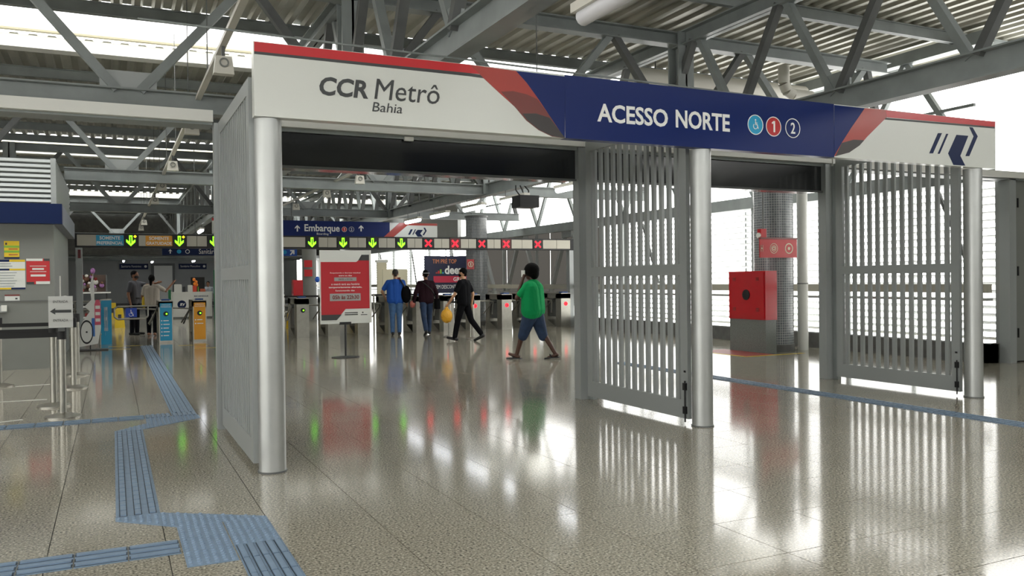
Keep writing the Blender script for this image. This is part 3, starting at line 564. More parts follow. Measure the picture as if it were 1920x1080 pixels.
MB().poly([B(.76, .86), B(.98, .86), B(.98, .94), B(.83, .94)], YN-.015, .003).build('corner', ink, n); MB().poly([B(.02, .05), B(.32, .05), B(.42, .125), B(.02, .125)], YN-.016, .003).build('corner', ink, n)
def T(s, u0, u1, v0, v1, m=txt_w, **kk): text(n, s, m, *(B(u0, 0)[0], B(u1, 0)[0], B(0, v0)[1], B(0, v1)[1]), YN-.0165, t=.002, **kk)
T('FIQUE ATENTO!', .08, .64, .885, .92, rib2, bold=.03, shear=.25); T('Respeitando o decreto estadual', .2, .8, .68, .7); T('entre os dias', .37, .63, .645, .665)
MB().poly([B(.28, .58), B(.72, .58), B(.72, .63), B(.28, .63)], YN-.017, .003).build('print_box', greyw, n); text(n, '20/05 a 01/06', rib2, B(.36, 0)[0], B(.64, 0)[0], B(0, .593)[1], B(0, .616)[1], YN-.0172, t=.002)
T('o metrô terá seu horário', .22, .78, .525, .552); T('temporariamente alterado,', .17, .83, .478, .508, bold=.01); T('funcionando das', .3, .68, .44, .462)
MB().poly([B(.19, .31), B(.8, .31), B(.8, .41), B(.19, .41)], YN-.017, .003).build('print_box', greyw, n); text(n, '05h às 22h30', rib2, B(.24, 0)[0], B(.77, 0)[0], B(0, .332)[1], B(0, .388)[1], YN-.0172, t=.002, bold=.025)
for v in (.14, .115): MB().poly([B(.48, v), B(.74, v), B(.74, v+.012), B(.48, v+.012)], YN-.015, .002).build('print_line', ink, n)
MB().disc(B(.84, 0)[0], B(0, .145)[1], .015, YN-.015, .002, 12).build('logo_mark', ink, n); MB().poly([B(.8, .11), B(.93, .11), B(.93, .12), B(.8, .12)], YN-.015, .002).build('print_line', ink, n)

# ============================================================ PILLARS, HYDRANT
def pillar(X, Y, r, z1, lab, base=True):
    t = thing('tiled_pillar', lab, 'pillar', (X, Y, 0)); MB().cyl((X, Y, .14), (X, Y, z1), r, n=48).build('shaft', mos, t, True); MB().cyl((X, Y, 0), (X, Y, .14), r+.01, n=48).build('base', concrete, t, True); MB().cyl((X, Y, z1), (X, Y, z1+.06), r+.03, n=48).build('capital', steel_d, t); return t
pillar(11.55, 12.45, .37, 3.42, 'dark mosaic round pillar behind the red hydrant cabinet'); pillar(10.5, 24.6, .34, 3.42, 'mosaic round pillar behind the turnstiles with fire sign')
t = thing('plain_pillar', 'plain grey round pillar far behind the turnstiles', 'pillar', (6.75, 32, 0)); MB().cyl((6.75, 32, 0), (6.75, 32, 3.4), .27, n=32).build('shaft', greyp, t, True)
t = thing('white_pipe', 'white vertical pipe beside the dark mosaic pillar', 'pipe', (12.1, 12.25, 0)); MB().cyl((12.1, 12.25, 0), (12.1, 12.25, 3.4), .1, n=24).build('pipe', white, t, True); MB().cyl((12.1, 12.25, 1.28), (12.1, 12.25, 1.3), .103, n=24).build('joint', greyp, t)
h = thing('hydrant_cabinet', 'red fire hydrant cabinet on grey granite plinth by the mosaic pillar', 'cabinet', (11.1, 12.4, 0))
hx0, hx1, hy0, hy1 = 10.62, 11.1, 12.06, 12.9
# plinth / cabinet are turned: front faces -X towards the concourse
MB().box(10.98, 11.24, 12.05, 13.05, 0, .62).build('plinth', granite, h); MB().box(10.97, 11.25, 12.04, 13.06, .62, 1.54).build('cabinet', redg, h)
MB().box(10.958, 10.972, 12.07, 13.03, .65, 1.51).build('door', redg, h)
m = MB().cyl((10.945, 12.55, 1.09), (10.96, 12.55, 1.09), .1, n=24); m.build('window', black, h)
for y in (12.2, 12.85):
    for z in (.78, 1.36):
        for q in range(3): MB().box(10.952, 10.96, y, y+.08, z+.025*q, z+.025*q+.01).build('vent_slot', rib2, h)
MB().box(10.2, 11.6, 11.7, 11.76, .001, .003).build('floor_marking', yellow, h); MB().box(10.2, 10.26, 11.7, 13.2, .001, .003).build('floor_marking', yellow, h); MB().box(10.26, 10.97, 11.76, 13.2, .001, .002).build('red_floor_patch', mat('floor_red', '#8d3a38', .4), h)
t = thing('fire_equipment_sign', 'red sign with hydrant and hose symbols on the mosaic pillar', 'sign', (11.3, 12.0, 1.82)); a = aty(1425, 483, 12.02); b = aty(1494, 449, 12.02)
MB().box(a.x, b.x, 12.02, 12.04, a.z, b.z).build('panel', red, t); MB().box(a.x, b.x, 12.0, 12.06, b.z, b.z+.03).build('top_profile', rib2, t); zc = (a.z+b.z)/2; W = b.x-a.x
text(t, 'H', cream, a.x+.02, a.x+.07, zc-.06, zc+.06, 12.018)
for u, rs in ((.37, ((.085, .095), (.05, .06), (.02, .035))), (.78, ((.08, .1), (0.0, .03)))):
    for r0, r1 in rs: MB().ring(a.x+W*u, zc, r0, r1, 12.017, .003, 24).build('symbol', cream, t)
t = thing('fire_alarm', 'red alarm call point on the mosaic pillar above the fire sign', 'alarm', (10.98, 12.1, 2.2)); MB().box(10.86, 10.99, 12.02, 12.12, 2.15, 2.32).build('box', red, t); MB().cyl((10.83, 12.07, 2.2), (10.87, 12.07, 2.2), .05, n=16).build('horn', white, t); MB().cyl((10.98, 12.1, 2.3), (10.98, 12.1, 3.4), .015, n=8).build('conduit', steel_d, t)
t = thing('extinguisher_sign', 'small red extinguisher sign on the far mosaic pillar', 'sign', (10.3, 24.24, 2)); a = aty(876, 505, 24.22); b = aty(889, 486, 24.22); MB().box(a.x, b.x, 24.22, 24.24, a.z, b.z).build('panel', red, t); MB().ring((a.x+b.x)/2, (a.z+b.z)/2, .07, .09, 24.216, .003).build('ring', cream, t); MB().box((a.x+b.x)/2-.02, (a.x+b.x)/2+.02, 24.215, 24.22, (a.z+b.z)/2-.05, (a.z+b.z)/2+.05).build('symbol', cream, t)
t = thing('far_hydrant_cabinet', 'distant red cabinet left of the plain grey pillar', 'cabinet', (6.1, 31, 0)); MB().box(5.95, 6.3, 31, 31.3, .9, 1.52).build('cabinet', redg, t); MB().box(5.97, 6.28, 30.99, 31, .93, 1.49).build('door', redg, t); MB().box(5.95, 6.3, 31, 31.3, 0, .9).build('plinth', granite, t)
t = thing('pillar_signs', 'two small red fire signs on the plain grey pillar', 'sign', (6.6, 31.7, 1.8))
for z in (2.0, 1.65): MB().box(6.5, 6.8, 31.7, 31.72, z, z+.26).build('plate', red, t)
t = thing('advert_board', 'dark blue advertising board reading deezer beyond the turnstiles', 'poster', (10.6, 28, 1)); a = aty(797, 550, 28); b = aty(797, 480, 28)
MB().box(a.x, 11.95, 28, 28.06, a.z, b.z).build('board', mat('advert_navy', '#1d2140', .4), t)
[MB().box(X_, X_+.06, 28.06, 28.12, 0, 2.3).build('leg', steel_d, t) for X_ in (10.2, 11.6)]
ptext(t, 'TIM PRÉ TOP', mat('advert_orange', '#d98a5c', .5), 811, 856, 494, 484, 27.995); ptext(t, 'deezer', txt_w, 834, 884, 514, 498, 27.995, bold=.03); ptext(t, 'GRÁTIS', txt_w, 850, 880, 527, 518, 27.985, bold=.02); ptext(t, 'SEM DESCONTAR DA', txt_w, 816, 872, 541, 534, 27.995)
a2 = aty(813, 530, 28); b2 = aty(900, 517, 28); MB().box(a2.x, 11.9, 27.99, 28, a2.z, b2.z).build('red_band', mat('advert_red', '#c22c4a', .4), t)
for j in range(4):
    p = aty(817+4*j, 513, 28); MB().box(p.x, p.x+.06, 27.99, 28, p.z, p.z+.05+.05*(j % 3)).build('equaliser_bar', (rib1, sign_r, lime, cyan)[j], t)
t = thing('map_board', 'cream information board beyond the man in the blue shirt', 'sign', (9.3, 31, 1)); a = aty(718, 540, 31); b = aty(764, 505, 31); MB().box(a.x, b.x, 31, 31.05, a.z, b.z).build('board', cream, t); MB().box(a.x+.45, a.x+.7, 30.99, 31, a.z+.1, a.z+.4).build('print', rib2, t)
for X in (a.x+.05, b.x-.05): MB().box(X-.03, X+.03, 31, 31.05, 0, a.z).build('leg', steel, t)

# ============================================================ TACTILE PATHS
def inpoly(x, y, P):
    r = False; n = len(P)
    for i in range(n):
        (x1, y1), (x2, y2) = P[i], P[i-1]
        if (y1 > y) != (y2 > y) and x < (x2-x1)*(y-y1)/(y2-y1)+x1: r = not r
    return r
def tactile(lab, tiles, polys=()):
    t = thing('tactile_path', lab, 'paving', (tiles[0][0], tiles[0][1], 0)); S = .255; hb = .012; gr = MB()
    for x, y, kind in tiles:
        m = MB().box(x+.003, x+S-.003, y+.003, y+S-.003, .0005, .004)
        if kind == 'y':
            for dx in (.045, .1275, .21): m.box(x+dx-.017, x+dx+.017, y+.008, y+.118, .004, hb); m.box(x+dx-.017, x+dx+.017, y+.137, y+.247, .004, hb); gr.box(x+dx-.023, x+dx+.023, y+.001, y+.124, .004, .0048); gr.box(x+dx-.023, x+dx+.023, y+.131, y+.254, .004, .0048)
        elif kind == 'l':
            for dx in (.03, .08, .13, .18, .225): m.box(x+dx-.014, x+dx+.014, y+.008, y+.247, .004, hb); gr.box(x+dx-.019, x+dx+.019, y+.003, y+.252, .004, .0048)
        elif kind == 'x':
            for dy in (.04, .1275, .215): m.box(x+.01, x+S-.01, y+dy-.02, y+dy+.02, .004, hb); gr.box(x+.004, x+S-.004, y+dy-.027, y+dy+.027, .004, .0048)
        else:
            for a in range(6):
                for b in range(6): m.cyl((x+.025+.041*a, y+.025+.041*b, .004), (x+.025+.041*a, y+.025+.041*b, hb), .014, .009, 6)
        m.build('tile', tac, t)
    for P in polys:
        n = len(P); m = MB().add([(p[0], p[1], .0005) for p in P]+[(p[0], p[1], .004) for p in P], [tuple(range(n))[::-1], tuple(range(n, 2*n))]+[(i, (i+1) % n, (i+1) % n+n, i+n) for i in range(n)])
        x0, y0 = min(p[0] for p in P), min(p[1] for p in P)
        for a in range(25):
            for b in range(25):
                x, y = x0+.02+.041*a, y0+.02+.041*b
                if inpoly(x, y, P) and inpoly(x+.015, y, P) and inpoly(x-.015, y, P): m.cyl((x, y, .004), (x, y, hb), .014, .009, 6)
        m.build('tile', tac, t)
    if gr.v: gr.build('joint_grime', mat('tactile_grime', '#3c4650', .7), t)['kind'] = 'stuff'
S = .255
tactile('blue tactile path with dashed bars in front of the end panel', [(-.005, 5.63+S*k, 'y') for k in range(13)])
tactile('blue dotted tactile landing at the bottom left', [(.315, 4.47+S*j, 'd') for j in range(3)]+[(.572, 4.73+S*j, 'd') for j in range(2)]+[(.572, 4.47-S*j, 'l') for j in range(4)], [[(-.005, 5.545), (.33, 5.238), (.825, 5.242), (.25, 5.625), (-.005, 5.625)]])
tactile('blue tactile strip running off the left edge at the bottom', [(.31-S*(k+1), 4.72, 'x') for k in range(7)])
tactile('blue tactile strip running left from the path corner by the belt posts', [(.29-S*(k+1), 9.62, 'x') for k in range(8)])
tactile('blue tactile corner slabs beside the end panel foot', [(.292, 9.64, 'l'), (.555, 9.64, 'l')], [[(-.005, 8.95), (.25, 8.95), (.82, 9.42), (.82, 9.635), (.295, 9.635), (.295, 9.3)]])
tactile('blue tactile path leading to the accessible turnstile lane', [(.555, 9.9+S*k, 'y') for k in range(44)])
tactile('blue tactile path crossing the floor at right behind the gates', [(7.6, 4.4+S*k, 'y') for k in range(30)])
for i, (a, b, c, d) in enumerate(((-.5, .35, 20.3, .06), (-.1, .6, 21.3, .05), (1.35, 2.0, 20.7, .05), (1.6, 2.1, 19.6, .05))): tag(MB().box(a, b, c, c+d, .0005, .0025).build('floor_tape', yellow), 'yellow floor tape line %s' % ('near the bicycle cutout', 'in front of the accessible gate', 'in front of the orange turnstile', 'nearest the camera by the orange turnstile')[i], 'tape', 'yellow floor tape')
for i, (px, py, qx, qy) in enumerate(((0, 754, 88, 749), (28, 725, 103, 720), (0, 792, 42, 787))):
    a, b = fl(px, py), fl(qx, qy); m = MB().bar((a.x, a.y, .0015), (b.x, b.y, .0015), .05, .002); tag(m.build('queue_line', white), ('middle', 'farthest', 'nearest')[i]+' white floor line beside the belt posts at left', 'tape', 'white queue lines')

# ============================================================ LEFT BACKGROUND
c = thing('bicycle_cutout', 'printed cutout display of a bicycle and pink rider on black base', 'display', (-.45, 20.4, 0)); yb = 20.4
MB().box(-.75, -.1, yb-.2, yb+.2, 0, .02).build('base', black, c); MB().box(-.46, -.44, yb-.01, yb+.03, .02, .3).build('upright', black, c)
MB().poly([(-.66, .08), (-.3, .14), (-.24, .5), (-.26, .95), (-.36, 1.1), (-.36, 1.4), (-.4, 1.62), (-.45, 1.4), (-.42, 1.1), (-.56, .95), (-.45, .85), (-.6, .62), (-.7, .35)], yb-.02, .02).build('board', white, c)
m = MB(); n_ = 28
for q in range(n_):
    a, b = 2*math.pi*q/n_, 2*math.pi*(q+1)/n_; f = lambda t, r: (-.52+.13*r*math.cos(t), .4+.26*r*math.sin(t)); m.poly([f(a, .85), f(a, 1), f(b, 1), f(b, .85)], yb-.025, .005)
m.build('wheel', black, c); MB().disc(-.52, .4, .02, yb-.025, .005, 10).build('hub', black, c); pink = mat('pink', '#c9566c', .5)
MB().poly([(-.36, .55), (-.24, .55), (-.24, 1.0), (-.27, 1.1), (-.33, 1.1), (-.36, 1.0)], yb-.024, .004).build('pink_panel', pink, c); MB().poly([(-.42, .3), (-.36, .3), (-.36, .7), (-.42, .7)], yb-.024, .004).build('blue_panel', mat('mid_blue', '#3a6fb8', .5), c)
for z in (.62, .76, .9): MB().box(-.345, -.255, yb-.026, yb-.024, z, z+.07).build('print_box', white, c)
for X in (-.33, -.27): MB().poly([(X+.022*math.cos(2*math.pi*q/14), .46+.08*math.sin(2*math.pi*q/14)) for q in range(14)], yb-.026, .004).build('shoe_print', white, c)
def wet(X, Y, s, lab):
    t = thing('wet_floor_sign', lab, 'sign', (X, Y, 0), group='yellow wet floor signs'); 
    for d in (-1, 1):
        m = MB(); w0, w1 = .15*s, .1*s
        m.add([(X-w0, Y+d*.16, 0), (X+w0, Y+d*.16, 0), (X+w1, Y+d*.01, .62*s), (X-w1, Y+d*.01, .62*s), (X-w0, Y+d*.16+.012, 0), (X+w0, Y+d*.16+.012, 0), (X+w1, Y+d*.01+.012, .62*s), (X-w1, Y+d*.01+.012, .62*s)], [(0,1,2,3), (7,6,5,4), (0,4,5,1), (1,5,6,2), (2,6,7,3), (3,7,4,0)]); m.build('panel', yellow, t)
    MB().box(X-.05, X+.05, Y-.135, Y-.125, .25*s, .42*s).build('symbol', ink, t)
wet(.2, 30.6, 1.05, 'yellow wet floor sign behind the accessible gate'); wet(-.0, 38, 1.1, 'yellow wet floor sign beside the souvenir rack'); wet(5.0, 26.3, 1.1, 'yellow wet floor sign behind the first plain steel turnstile')
r_ = thing('souvenir_rack', 'souvenir rack with white shelves left of the guard', 'rack', (-.5, 30, 0))
MB().box(-1.0, -.12, 30, 30.4, 0, .06).build('base', white, r_)
for z in (.35, .7, 1.15): MB().box(-1.0, -.05 if z > 1 else -.2, 29.95, 30.4, z, z+.04).build('shelf', white, r_)
for X in (-.98, -.2): MB().box(X, X+.04, 30.3, 30.4, 0, 1.75).build('upright', steel_d, r_)
MB().box(-1.0, -.2, 30.38, 30.4, 1.2, 1.75).build('back_panel', mat('rack_brown', '#5b4a40', .7), r_)
tc_ = [mat('toy_brown', '#6a4a38', .8), mat('toy_white', '#d8d4cc', .8), mat('toy_red', '#8a2c2a', .7), mat('toy_grey', '#77706a', .8), mat('toy_lilac', '#9a6aa0', .6)]
for j in range(22):
    lv = j % 3; X = -.93+.75*random.random(); z = (1.19, .74, .39)[lv] if j > 9 else 1.25+.45*random.random(); s = .055+.03*random.random()
    yt = 30.15 if j > 9 else 30.3; tn = ('brown', 'white', 'dark red', 'grey', 'lilac')[j % 5]; t = thing('trinket', '%s trinket heaped on the souvenir rack' % tn, 'toy', (X, yt, z), group='%s trinkets on the souvenir rack' % tn)
    MB().ell((X, yt, z+s), s, s*.9, s, 12, 8).build('body', tc_[j % 5], t, True); MB().ell((X+.01, yt-.05, z+s*2.2), s*.6, s*.6, s*.6, 10, 8).build('head', tc_[(j+1) % 5], t, True)
t = thing('balloon', 'lilac balloon on a stick above the souvenir rack', 'balloon', (-.55, 30, 1.7)); p = aty(174, 508, 30); MB().ell((p.x, 30, p.z), .07, .07, .09).build('balloon', tc_[4], t, True); MB().cyl((p.x, 30, 1.3), (p.x, 30, p.z-.08), .005, n=6).build('stick', white, t)
ct = thing('service_counter', 'white service counter with round RV logo', 'counter', (3, 37, 0)); MB().box(2.2, 3.75, 37, 37.6, .06, 1.05).build('front', white, ct); MB().box(2.17, 3.78, 36.97, 37.65, 1.05, 1.09).build('top', white, ct); MB().box(2.25, 3.7, 37.04, 37.6, 0, .06).build('plinth', greyp, ct)
p = aty(341, 571, 37); MB().disc(p.x, p.z, .17, 36.995, .006).build('logo_disc', navy, ct); text(ct, 'RV', txt_w, p.x-.07, p.x+.13, p.z-.06, p.z+.06, 36.993, bold=.03, shear=.2); text(ct, 'RECARREGUE', navy, 3.05, 3.6, .88, .94, 36.998, bold=.02)
c2 = thing('second_counter', 'white and navy counter partly hidden behind the end panel', 'counter', (4.3, 37, 0)); MB().box(3.95, 5.2, 37, 37.6, 0, .95).build('front', white, c2); MB().box(3.93, 5.2, 36.98, 37.6, .95, 1.05).build('top', navy, c2); MB().disc(4.15, .8, .14, 36.99, .006).build('logo_disc', navy, c2); text(c2, 'C', txt_w, 4.1, 4.2, .74, .86, 36.988, bold=.03)
for X, lab in ((2.1, 'short dark green post at the left end of the RV counter'), (3.86, 'tall dark green post at the right end of the RV counter')):
    t = thing('green_post', lab, 'post', (X, 36.9, 0)); hh = 1.15 if X < 3 else 1.95; MB().box(X-.05, X+.05, 36.85, 36.95, 0, hh).build('shaft', green, t); MB().ell((X, 36.9, hh), .06, .06, .06).build('finial', green, t, True)
t = thing('green_banner', 'green hanging banner reading AQUI TEM', 'banner', (4.2, 37.3, 1.1)); MB().box(3.97, 4.6, 37.7, 37.73, 1.1, 1.95).build('cloth', mat('banner_green', '#2f8f57', .6), t); MB().cyl((4.55, 37.76, 0), (4.55, 37.76, 2.0), .02, n=8).build('pole', steel_d, t); text(t, 'AQUI', txt_w, 4.0, 4.3, 1.8, 1.9, 37.698); text(t, 'TEM', txt_w, 4.0, 4.25, 1.65, 1.75, 37.698)
for X0, X1, zt, m, lab in ((2.3, 2.58, 1.4, white, 'white box at the left end of the RV counter top'), (2.62, 2.72, 1.3, ink, 'small dark jar between the white boxes on the counter'), (2.82, 3.0, 1.36, white, 'white box beside the orange leaflet on the counter'), (3.02, 3.16, 1.34, mat('leaflet_orange', '#d8472c', .5), 'orange red leaflet stand on the RV counter'), (3.2, 3.24, 1.3, lime, 'slim green bottle on the RV counter'), (3.3, 3.5, 1.2, mat('box_terracotta', '#b85a3a', .6), 'low terracotta box on the RV counter')):
    t = thing('counter_box', lab, 'box', (X0, 37.1, 1.09)); MB().box(X0, X1, 37.1, 37.3, 1.09, zt).build('body', m, t); MB().box(X0+.01, X1-.01, 37.11, 37.29, zt, zt+.01).build('lid', m, t)
t = thing('menu_sign', 'black sign with orange balloons behind the RV counter', 'sign', (3.3, 37.9, 1.1)); MB().box(3.0, 3.55, 37.9, 37.95, 1.0, 1.7).build('panel', black, t)
for dx, dz in ((.12, 1.6), (.2, 1.5), (.14, 1.42), (.22, 1.38)): MB().ell((3.0+dx, 37.8, dz), .06, .06, .07).build('balloon', mat('balloon_orange', '#f08a24', .4), t, True)
t = thing('blue_balloon', 'blue balloon beside the far woman', 'balloon', (6.95, 31, 1)); p = aty(595, 524, 31); MB().ell((p.x, 31, p.z), .09, .09, .11).build('balloon', mat('balloon_blue', '#1f5fc8', .35), t, True); MB().cyl((p.x, 31, 0), (p.x, 31, p.z-.1), .004, n=6).build('string', white, t)
t = thing('white_canopy', 'white sliding door frame behind the turnstiles', 'frame', (7.5, 33, 0)); p = aty(708, 560, 33); MB().box(p.x, p.x+.4, 33, 33.1, 0, 2.2).build('panel', cream, t); MB().box(p.x-.05, p.x+.45, 32.98, 33.12, 2.2, 2.3).build('head', white, t)

# ============================================================ PEOPLE
skin_d = mat('skin_dark', '#4a2d20', .5); skin_m = mat('skin_mid', '#8a5e45', .5); skin_l = mat('skin_light', '#b58867', .5); hair_m = mat('hair_black', '#0a0909', .8, spec=.1, bump=.8, nscale=60); hair_b = mat('hair_brown', '#2b211b', .6, bump=.6, nscale=80)
PEND = []
def cone(mb, a, b, r0, r1, n=12):
    a, b = Vector(a), Vector(b); d = b-a
    if d.length < 1e-5: return mb.ell(a, r0, r0, r0, n, 8)
    mb.cyl(a, b, r0, r1, n); mb.ell(a, r0, r0, r0, n, 8); mb.ell(b, r1, r1, r1, n, 8); return mb
def finish(mb, name, m, parent, vox):
    o = mb.build(name, m, parent, local=True); md = o.modifiers.new('r', 'REMESH'); md.mode = 'VOXEL'; md.voxel_size = vox; md.use_smooth_shade = True
    sm = o.modifiers.new('s', 'SMOOTH'); sm.factor = .5; sm.iterations = 4; PEND.append(o); return o
def person(label, loc, face, h, skin, hair, top, bot, shoe, legs, arms, shorts=False, sleeve=.55, wide=1.0, vox=.011, hairstyle='short', mask=None, lean=0, sandals=False, rot=0):
    t = thing('person', label, 'person', (loc[0], loc[1], 0)); s = h/1.75
    t.rotation_euler = (0, 0, math.atan2(-face[0], face[1]))
    hips = {-1: Vector((-.09, 0, .93)), 1: Vector((.09, 0, .93))}; J = {}
    for sd, (a, k, out) in zip((-1, 1), legs):
        hp = hips[sd]; kn = hp+.44*Vector((sd*out, math.sin(a), -math.cos(a))); an = kn+.43*Vector((0, math.sin(a-k), -math.cos(a-k))); J[sd] = (hp, kn, an, a-k)
    low = min(J[sd][2].z for sd in (-1, 1)); dz = Vector((0, 0, .075-low))
    for sd in J: J[sd] = tuple(v+dz for v in J[sd][:3])+(J[sd][3],)
    def L(p): p = Vector(p); return Vector((p.x, p.y+lean*max(0, p.z-.95), p.z))+dz
    sh = {sd: L((sd*.175*min(wide, 1.2), 0, 1.41)) for sd in (-1, 1)}; A = {}
    for sd, (e, w_) in zip((-1, 1), arms): A[sd] = (L(e), L(w_))
    S_ = lambda v: v*s
    body = MB(); shirt = MB(); pants = MB(); shoes = MB()
    def C(mb, a, b, r0, r1, n=12): cone(mb, S_(a), S_(b), r0*s, r1*s, n)
    # body (skin)
    for sd in (-1, 1):
        hp, kn, an, fa = J[sd]; C(body, hp, kn, .085*wide, .055); C(body, kn, an, .055, .036)
        ft = Vector((0, math.cos(max(-.5, min(.6, fa))), math.sin(max(-.5, min(.6, fa)))*(.9 if fa > 0 else .9))); ft.normalize()
        heel = an+Vector((0, -.04, -.035)); toe = heel+ft*.19
        if toe.z < .025: toe.z = .025
        C(body, heel, toe, .036, .028)
        C(body, sh[sd], A[sd][0], .05, .04); C(body, A[sd][0], A[sd][1], .04, .027)
        d = (A[sd][1]-A[sd][0]).normalized(); pm = A[sd][1]+d*.075; C(body, A[sd][1], pm, .026, .032)
        side = d.cross(Vector((1, 0, 0)));  side = (side if side.length > .2 else d.cross(Vector((0, 1, 0)))).normalized()
        curl = d.cross(side)*(-.25*sd)
        for q, ln in zip((-1.5, -.5, .5, 1.5), (.065, .078, .074, .058)):
            b0 = pm+side*(.016*q); m1 = b0+(d+curl*.5).normalized()*ln*.55; e1 = m1+(d+curl*1.6).normalized()*ln*.5; C(body, b0, m1, .0095, .009, 8); C(body, m1, e1, .009, .008, 8)
        th = A[sd][1]+d*.03; C(body, th, th+(side*-1+d*.9).normalized()*.06, .012, .0095, 8)
        # clothes
        if shorts: C(pants, hp, kn+Vector((0, 0, -.06)), .112*wide, .092)
        else: C(pants, hp, kn, .105*wide, .074); C(pants, kn, an+Vector((0, 0, .02)), .074, .06)
        e = sh[sd].lerp(A[sd][0], min(1, sleeve*1.25)); C(shirt, sh[sd], e, .072, .065)
        if sleeve > .9: C(shirt, A[sd][0], A[sd][0].lerp(A[sd][1], .95), .058, .042)
        hl = an+Vector((0, -.055, -.03)); C(shoes, hl, toe+ft*.05, .042, .034); 
        if not sandals: C(shoes, an+Vector((0, 0, .0)), hl, .045, .042)
        C(body, L((sd*.09*wide, 0, .98)), L((sd*.1*wide, 0, 1.34)), .095*wide, .09*wide); C(shirt, L((sd*.085*wide, 0, .95)), L((sd*.1*wide, 0, 1.33)), .132*wide, .114*wide); C(shirt, L((sd*.04, -.005, 1.42)), sh[sd], .075, .07)
        C(pants, L((sd*.08*wide, 0, .96)), hp, .108*wide, .11*wide)
    C(shirt, L((0, -.012, .95)), L((0, -.012, 1.36)), .13*wide, .118*wide); C(shirt, L((0, 0, 1.38)), L((0, 0, 1.45)), .085, .07)
    C(body, L((0, 0, 1.36)), L((0, .01, 1.54)), .06, .052)
    hc = L((0, .02, 1.635)); Hd = MB()
    body.ell(S_(hc+Vector((0, 0, .02))), .077*s, .096*s, .105*s, 20, 14); C(body, hc+Vector((0, .03, -.06)), hc+Vector((0, .045, -.075)), .056, .05)
    C(body, hc+Vector((0, .095, .0)), hc+Vector((0, .108, -.02)), .012, .016, 8)
    for sd in (-1, 1): body.ell(S_(hc+Vector((sd*.078, -.005, -.005))), .014*s, .022*s, .034*s, 10, 8)
    bo = finish(body, 'body', skin, t, vox*.75); finish(shirt, 'shirt', top, t, vox); finish(pants, 'shorts' if shorts else 'trousers', bot, t, vox)
    if sandals:
        for sd in (-1, 1):
            hp, kn, an, fa = J[sd]; f = MB(); z = .0; y0, y1 = an.y-.09, an.y+.19; up = max(0, an.z-.085)
            f.add([(S_(Vector(p))) for p in ((an.x-.045, y0, up), (an.x+.045, y0, up), (an.x+.05, y1, 0), (an.x-.05, y1, 0), (an.x-.045, y0, up+.022), (an.x+.045, y0, up+.022), (an.x+.05, y1, .022), (an.x-.05, y1, .022))], [(3,2,1,0), (4,5,6,7), (0,1,5,4), (1,2,6,5), (2,3,7,6), (3,0,4,7)]); so = f.build('sandal', shoe, t, local=True)
            k = MB(); k.tube([S_(Vector((an.x-.045, an.y+.05, up*.6+.02))), S_(Vector((an.x, an.y+.1, up*.3+.075))), S_(Vector((an.x+.045, an.y+.05, up*.6+.02)))], .012, 6); k.build('strap', shoe, so, local=True)
    else: finish(shoes, 'shoes', shoe, t, vox)
    hr = MB()
    if hairstyle == 'afro': hr.ell(S_(hc+Vector((0, -.02, .055))), .135*s, .145*s, .135*s, 24, 16); hr.ell(S_(hc+Vector((0, -.07, -.01))), .11*s, .09*s, .11*s, 20, 14)
    else:
        hr.ell(S_(hc+Vector((0, -.014, .042))), .084*s, .099*s, .095*s, 24, 14)
        if hairstyle == 'pony': C(hr, hc+Vector((0, -.1, .02)), hc+Vector((0, -.13, -.16)), .05, .035); hr.ell(S_(hc+Vector((0, -.03, .02))), .09*s, .1*s, .1*s, 20, 12)
        else: C(hr, hc+Vector((0, -.055, .0)), hc+Vector((0, -.06, -.03)), .05, .045)
    finish(hr, 'hair', hair, t, vox*.8)
    for sd in (-1, 1): MB().ell(S_(hc+Vector((sd*.032, .09, .025))), .012*s, .008*s, .008*s, 10, 6).build('eye', black, t, True, True)
    MB().ell(S_(hc+Vector((0, .089, -.062))), .024*s, .009*s, .006*s, 10, 6).build('mouth', rib2, t, True, True)
    if mask: mk = MB(); mk.ell(S_(hc+Vector((0, .05, -.045))), .068*s, .068*s, .055*s, 16, 10); mk.build('face_mask', mask, t, True, True)
    return t, s, dz, A, hc
wf_ = mat
denim = mat('denim', '#44668f', .8, noise=.15, nscale=14); denim_d = mat('denim_dark', '#1f3350', .8, noise=.2, nscale=12); blackc = mat('black_cloth', '#0d0d10', .9, spec=.1, bump=.3, nscale=14); blue_t = mat('blue_shirt', '#1450a8', .8, bump=.3, nscale=12); plum = mat('plum_shirt', '#241219', .9, spec=.15, bump=.3, nscale=12)
green_t = mat('green_shirt', '#129455', .9, spec=.2, bump=.35, nscale=12); uni = mat('uniform_grey', '#4a4a50', .8, bump=.3, nscale=12); blouse = mat('cream_blouse', '#b9b0a4', .8, bump=.3, nscale=14); dkp = mat('dark_trousers', '#15161c', .9, spec=.15)
UPL = ((-.27, -.02, 1.12), (-.29, .06, .88)); UPR = ((.27, -.02, 1.12), (.29, .06, .88))
# man in blue, seen from behind
g, s, dz, A, hc = person('man in blue shirt and jeans with black shoulder bag at the turnstile', (6.75, 21.3), (.25, 1), 1.72, skin_l, hair_b, blue_t, denim, black, ((.02, .05, 0), (-.02, .05, 0)), (((-.36, .02, 1.16), (-.27, .2, 1.0)), UPR), wide=1.12)
bm = MB(); bm.ell((.27*s, -.1*s, 1.1*s), .14*s, .11*s, .24*s, 18, 12); finish(bm, 'shoulder_bag', blackc, g, .012); m = MB(); m.tube([(.25*s, -.14*s, 1.28*s), (.16*s, -.14*s, 1.42*s), (.12*s, -.03, 1.5*s), (.14*s, .1*s, 1.42*s)], .018, 8); m.build('bag_strap', black, g, True, True)
